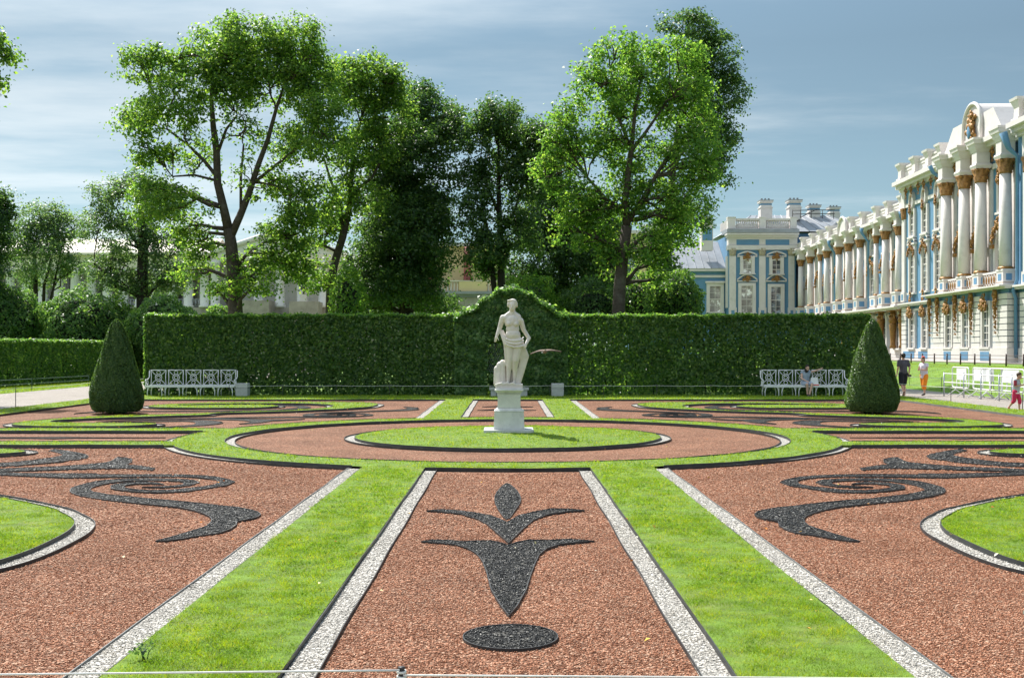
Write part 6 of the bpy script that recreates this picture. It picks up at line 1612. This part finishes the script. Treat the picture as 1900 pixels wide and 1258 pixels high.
# tufts on the bank and the verge beyond the walk
X = RNG.uniform(20, 27.5, 30000); Y = RNG.uniform(40, 85, 30000); Z = np.interp(X - .0237*np.maximum(0, Y-60)*.4, xs_, zs_)
blades(X, Y, Z, RNG.uniform(.03, .08, 30000), np.full(30000, .014), 'grass')
X = RNG.uniform(-27, -22.3, 16000); Y = RNG.uniform(45, 85, 16000); blades(X, Y, np.full(16000, -.05), RNG.uniform(.05, .12, 16000), np.full(16000, .018), 'grass')
X, Y, S = (np.concatenate([q[k] for q in CLV]) for k in range(3)); n = len(X)
C = np.stack([X, Y, ZG + RNG.uniform(.004, .035, n)], 1); N = np.tile([0, 0, 1.0], (n, 1)) + RNG.normal(size=(n, 3))*.45
tag(raw_obj('grass', leaf_quads(C, N, S*RNG.uniform(.7, 1.5, n), .8), 4, M['clover']), kind='stuff')
# a few fallen leaves on the lawns
n = 90; Y = 7 + 30*RNG.uniform(0, 1, n)**1.3; X = RNG.uniform(-.42, .45, n)*Y
C = np.stack([X, Y, np.full(n, ZG+.035)], 1); N = np.tile([0, 0, 1.0], (n, 1)) + RNG.normal(size=(n, 3))*.4
islandy('fallen_leaf', [(0, (.5, .12, .03)), (.4, (.55, .30, .05)), (.7, (.6, .5, .1)), (1, (.7, .68, .6))])
tag(raw_obj('leaves', leaf_quads(C, N, RNG.uniform(.03, .055, n)), 4, M['fallen_leaf']), kind='stuff')

# ================================================================== light, sky, camera
SUN_EL, SUN_AZ = math.radians(50), math.radians(-31)       # azimuth from +y towards +x
w = D2.worlds.new('World'); sc.world = w; w.use_nodes = True
nt = w.node_tree; nt.nodes.clear()
out = nt.nodes.new('ShaderNodeOutputWorld'); bg = nt.nodes.new('ShaderNodeBackground')
sky = nt.nodes.new('ShaderNodeTexSky'); sky.sky_type = 'NISHITA'; sky.sun_disc = False; sky.sun_elevation = SUN_EL; sky.sun_rotation = SUN_AZ
sky.air_density = 1.0; sky.dust_density = 0.5; sky.ozone_density = 1.5
tc = nt.nodes.new('ShaderNodeTexCoord'); sx = nt.nodes.new('ShaderNodeSeparateXYZ'); nt.links.new(tc.outputs['Generated'], sx.inputs[0])
def mth(op, a, b=None, clamp=False):
    m = nt.nodes.new('ShaderNodeMath'); m.operation = op; m.use_clamp = clamp
    for i, v in enumerate((a, b)):
        if v is None: continue
        if isinstance(v, (int, float)): m.inputs[i].default_value = v
        else: nt.links.new(v, m.inputs[i])
    return m.outputs[0]
zc = mth('MAXIMUM', sx.outputs[2], 0.03)
cx = mth('DIVIDE', sx.outputs[0], zc); cy = mth('DIVIDE', sx.outputs[1], zc)
cmb = nt.nodes.new('ShaderNodeCombineXYZ'); nt.links.new(mth('MULTIPLY', cx, 0.55), cmb.inputs[0]); nt.links.new(mth('MULTIPLY', cy, 0.9), cmb.inputs[1])
n1 = noise(nt, cmb.outputs[0], 0.62, 7, 0.55)
n2 = noise(nt, cmb.outputs[0], 2.2, 6, 0.6)
nn = mth('ADD', mth('MULTIPLY', n1, 0.75), mth('MULTIPLY', n2, 0.25))
left = nt.nodes.new('ShaderNodeMapRange'); left.inputs[1].default_value = 0.10; left.inputs[2].default_value = -0.30; left.inputs[3].default_value = 0.0; left.inputs[4].default_value = 0.16
nt.links.new(sx.outputs[0], left.inputs[0])
mk = nt.nodes.new('ShaderNodeMapRange'); mk.inputs[1].default_value = 0.46; mk.inputs[2].default_value = 0.80; mk.inputs[4].default_value = 0.66; mk.interpolation_type = 'SMOOTHSTEP'
nt.links.new(mth('ADD', nn, left.outputs[0]), mk.inputs[0])
hsv = nt.nodes.new('ShaderNodeHueSaturation'); hsv.inputs['Saturation'].default_value = 0.60; hsv.inputs['Value'].default_value = 0.80
nt.links.new(sky.outputs[0], hsv.inputs['Color'])
CLOUD = (9.6, 10.3, 10.6)
c = mixc(nt, mixc(nt, hsv.outputs[0], (0.75, 0.97, 1.03), 1.0, 'MULTIPLY'), CLOUD, mk.outputs[0])
gr = nt.nodes.new('ShaderNodeMapRange'); gr.inputs[1].default_value = 0.25; gr.inputs[2].default_value = 0.75; gr.inputs[3].default_value = 0.70; gr.inputs[4].default_value = 1.75  # added gradient: overhead sky brightened to lift the shade, low sky dimmed
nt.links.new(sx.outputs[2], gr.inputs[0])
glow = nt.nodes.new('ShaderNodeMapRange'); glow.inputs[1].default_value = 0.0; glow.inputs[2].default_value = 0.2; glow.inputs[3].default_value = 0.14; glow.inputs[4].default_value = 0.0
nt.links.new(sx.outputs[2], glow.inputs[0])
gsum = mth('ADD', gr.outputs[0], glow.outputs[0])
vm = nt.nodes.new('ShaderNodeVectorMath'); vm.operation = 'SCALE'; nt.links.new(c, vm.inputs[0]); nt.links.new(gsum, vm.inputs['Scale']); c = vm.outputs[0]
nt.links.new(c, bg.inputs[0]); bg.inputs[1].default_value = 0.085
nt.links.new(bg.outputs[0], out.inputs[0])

sl = D2.lights.new('sun', 'SUN'); sl.energy = 4.8; sl.angle = math.radians(0.53); sl.color = (1.0, 0.965, 0.91)
so = D2.objects.new('sun', sl); link(so); so.location = (0, 0, 60)
dirv = Vector((math.sin(SUN_AZ)*math.cos(SUN_EL), math.cos(SUN_AZ)*math.cos(SUN_EL), math.sin(SUN_EL)))
so.rotation_euler = dirv.to_track_quat('Z', 'Y').to_euler()

cd = D2.cameras.new('camera'); co = D2.objects.new('camera', cd); link(co)
co.location = (0, 0, H); co.rotation_euler = (math.pi/2, 0, 0)
cd.sensor_width = 36; cd.lens = 36*F/1900; cd.shift_x = 8/1900; cd.shift_y = 21/1900; cd.clip_start = 0.05; cd.clip_end = 4000
sc.camera = co
sc.view_settings.view_transform = 'Standard'; sc.view_settings.look = 'None'; sc.view_settings.exposure = 0.75; sc.view_settings.gamma = 1.0
sc.cycles.use_denoising = True
sc.cycles.max_bounces = 8; sc.cycles.diffuse_bounces = 5; sc.cycles.transmission_bounces = 6
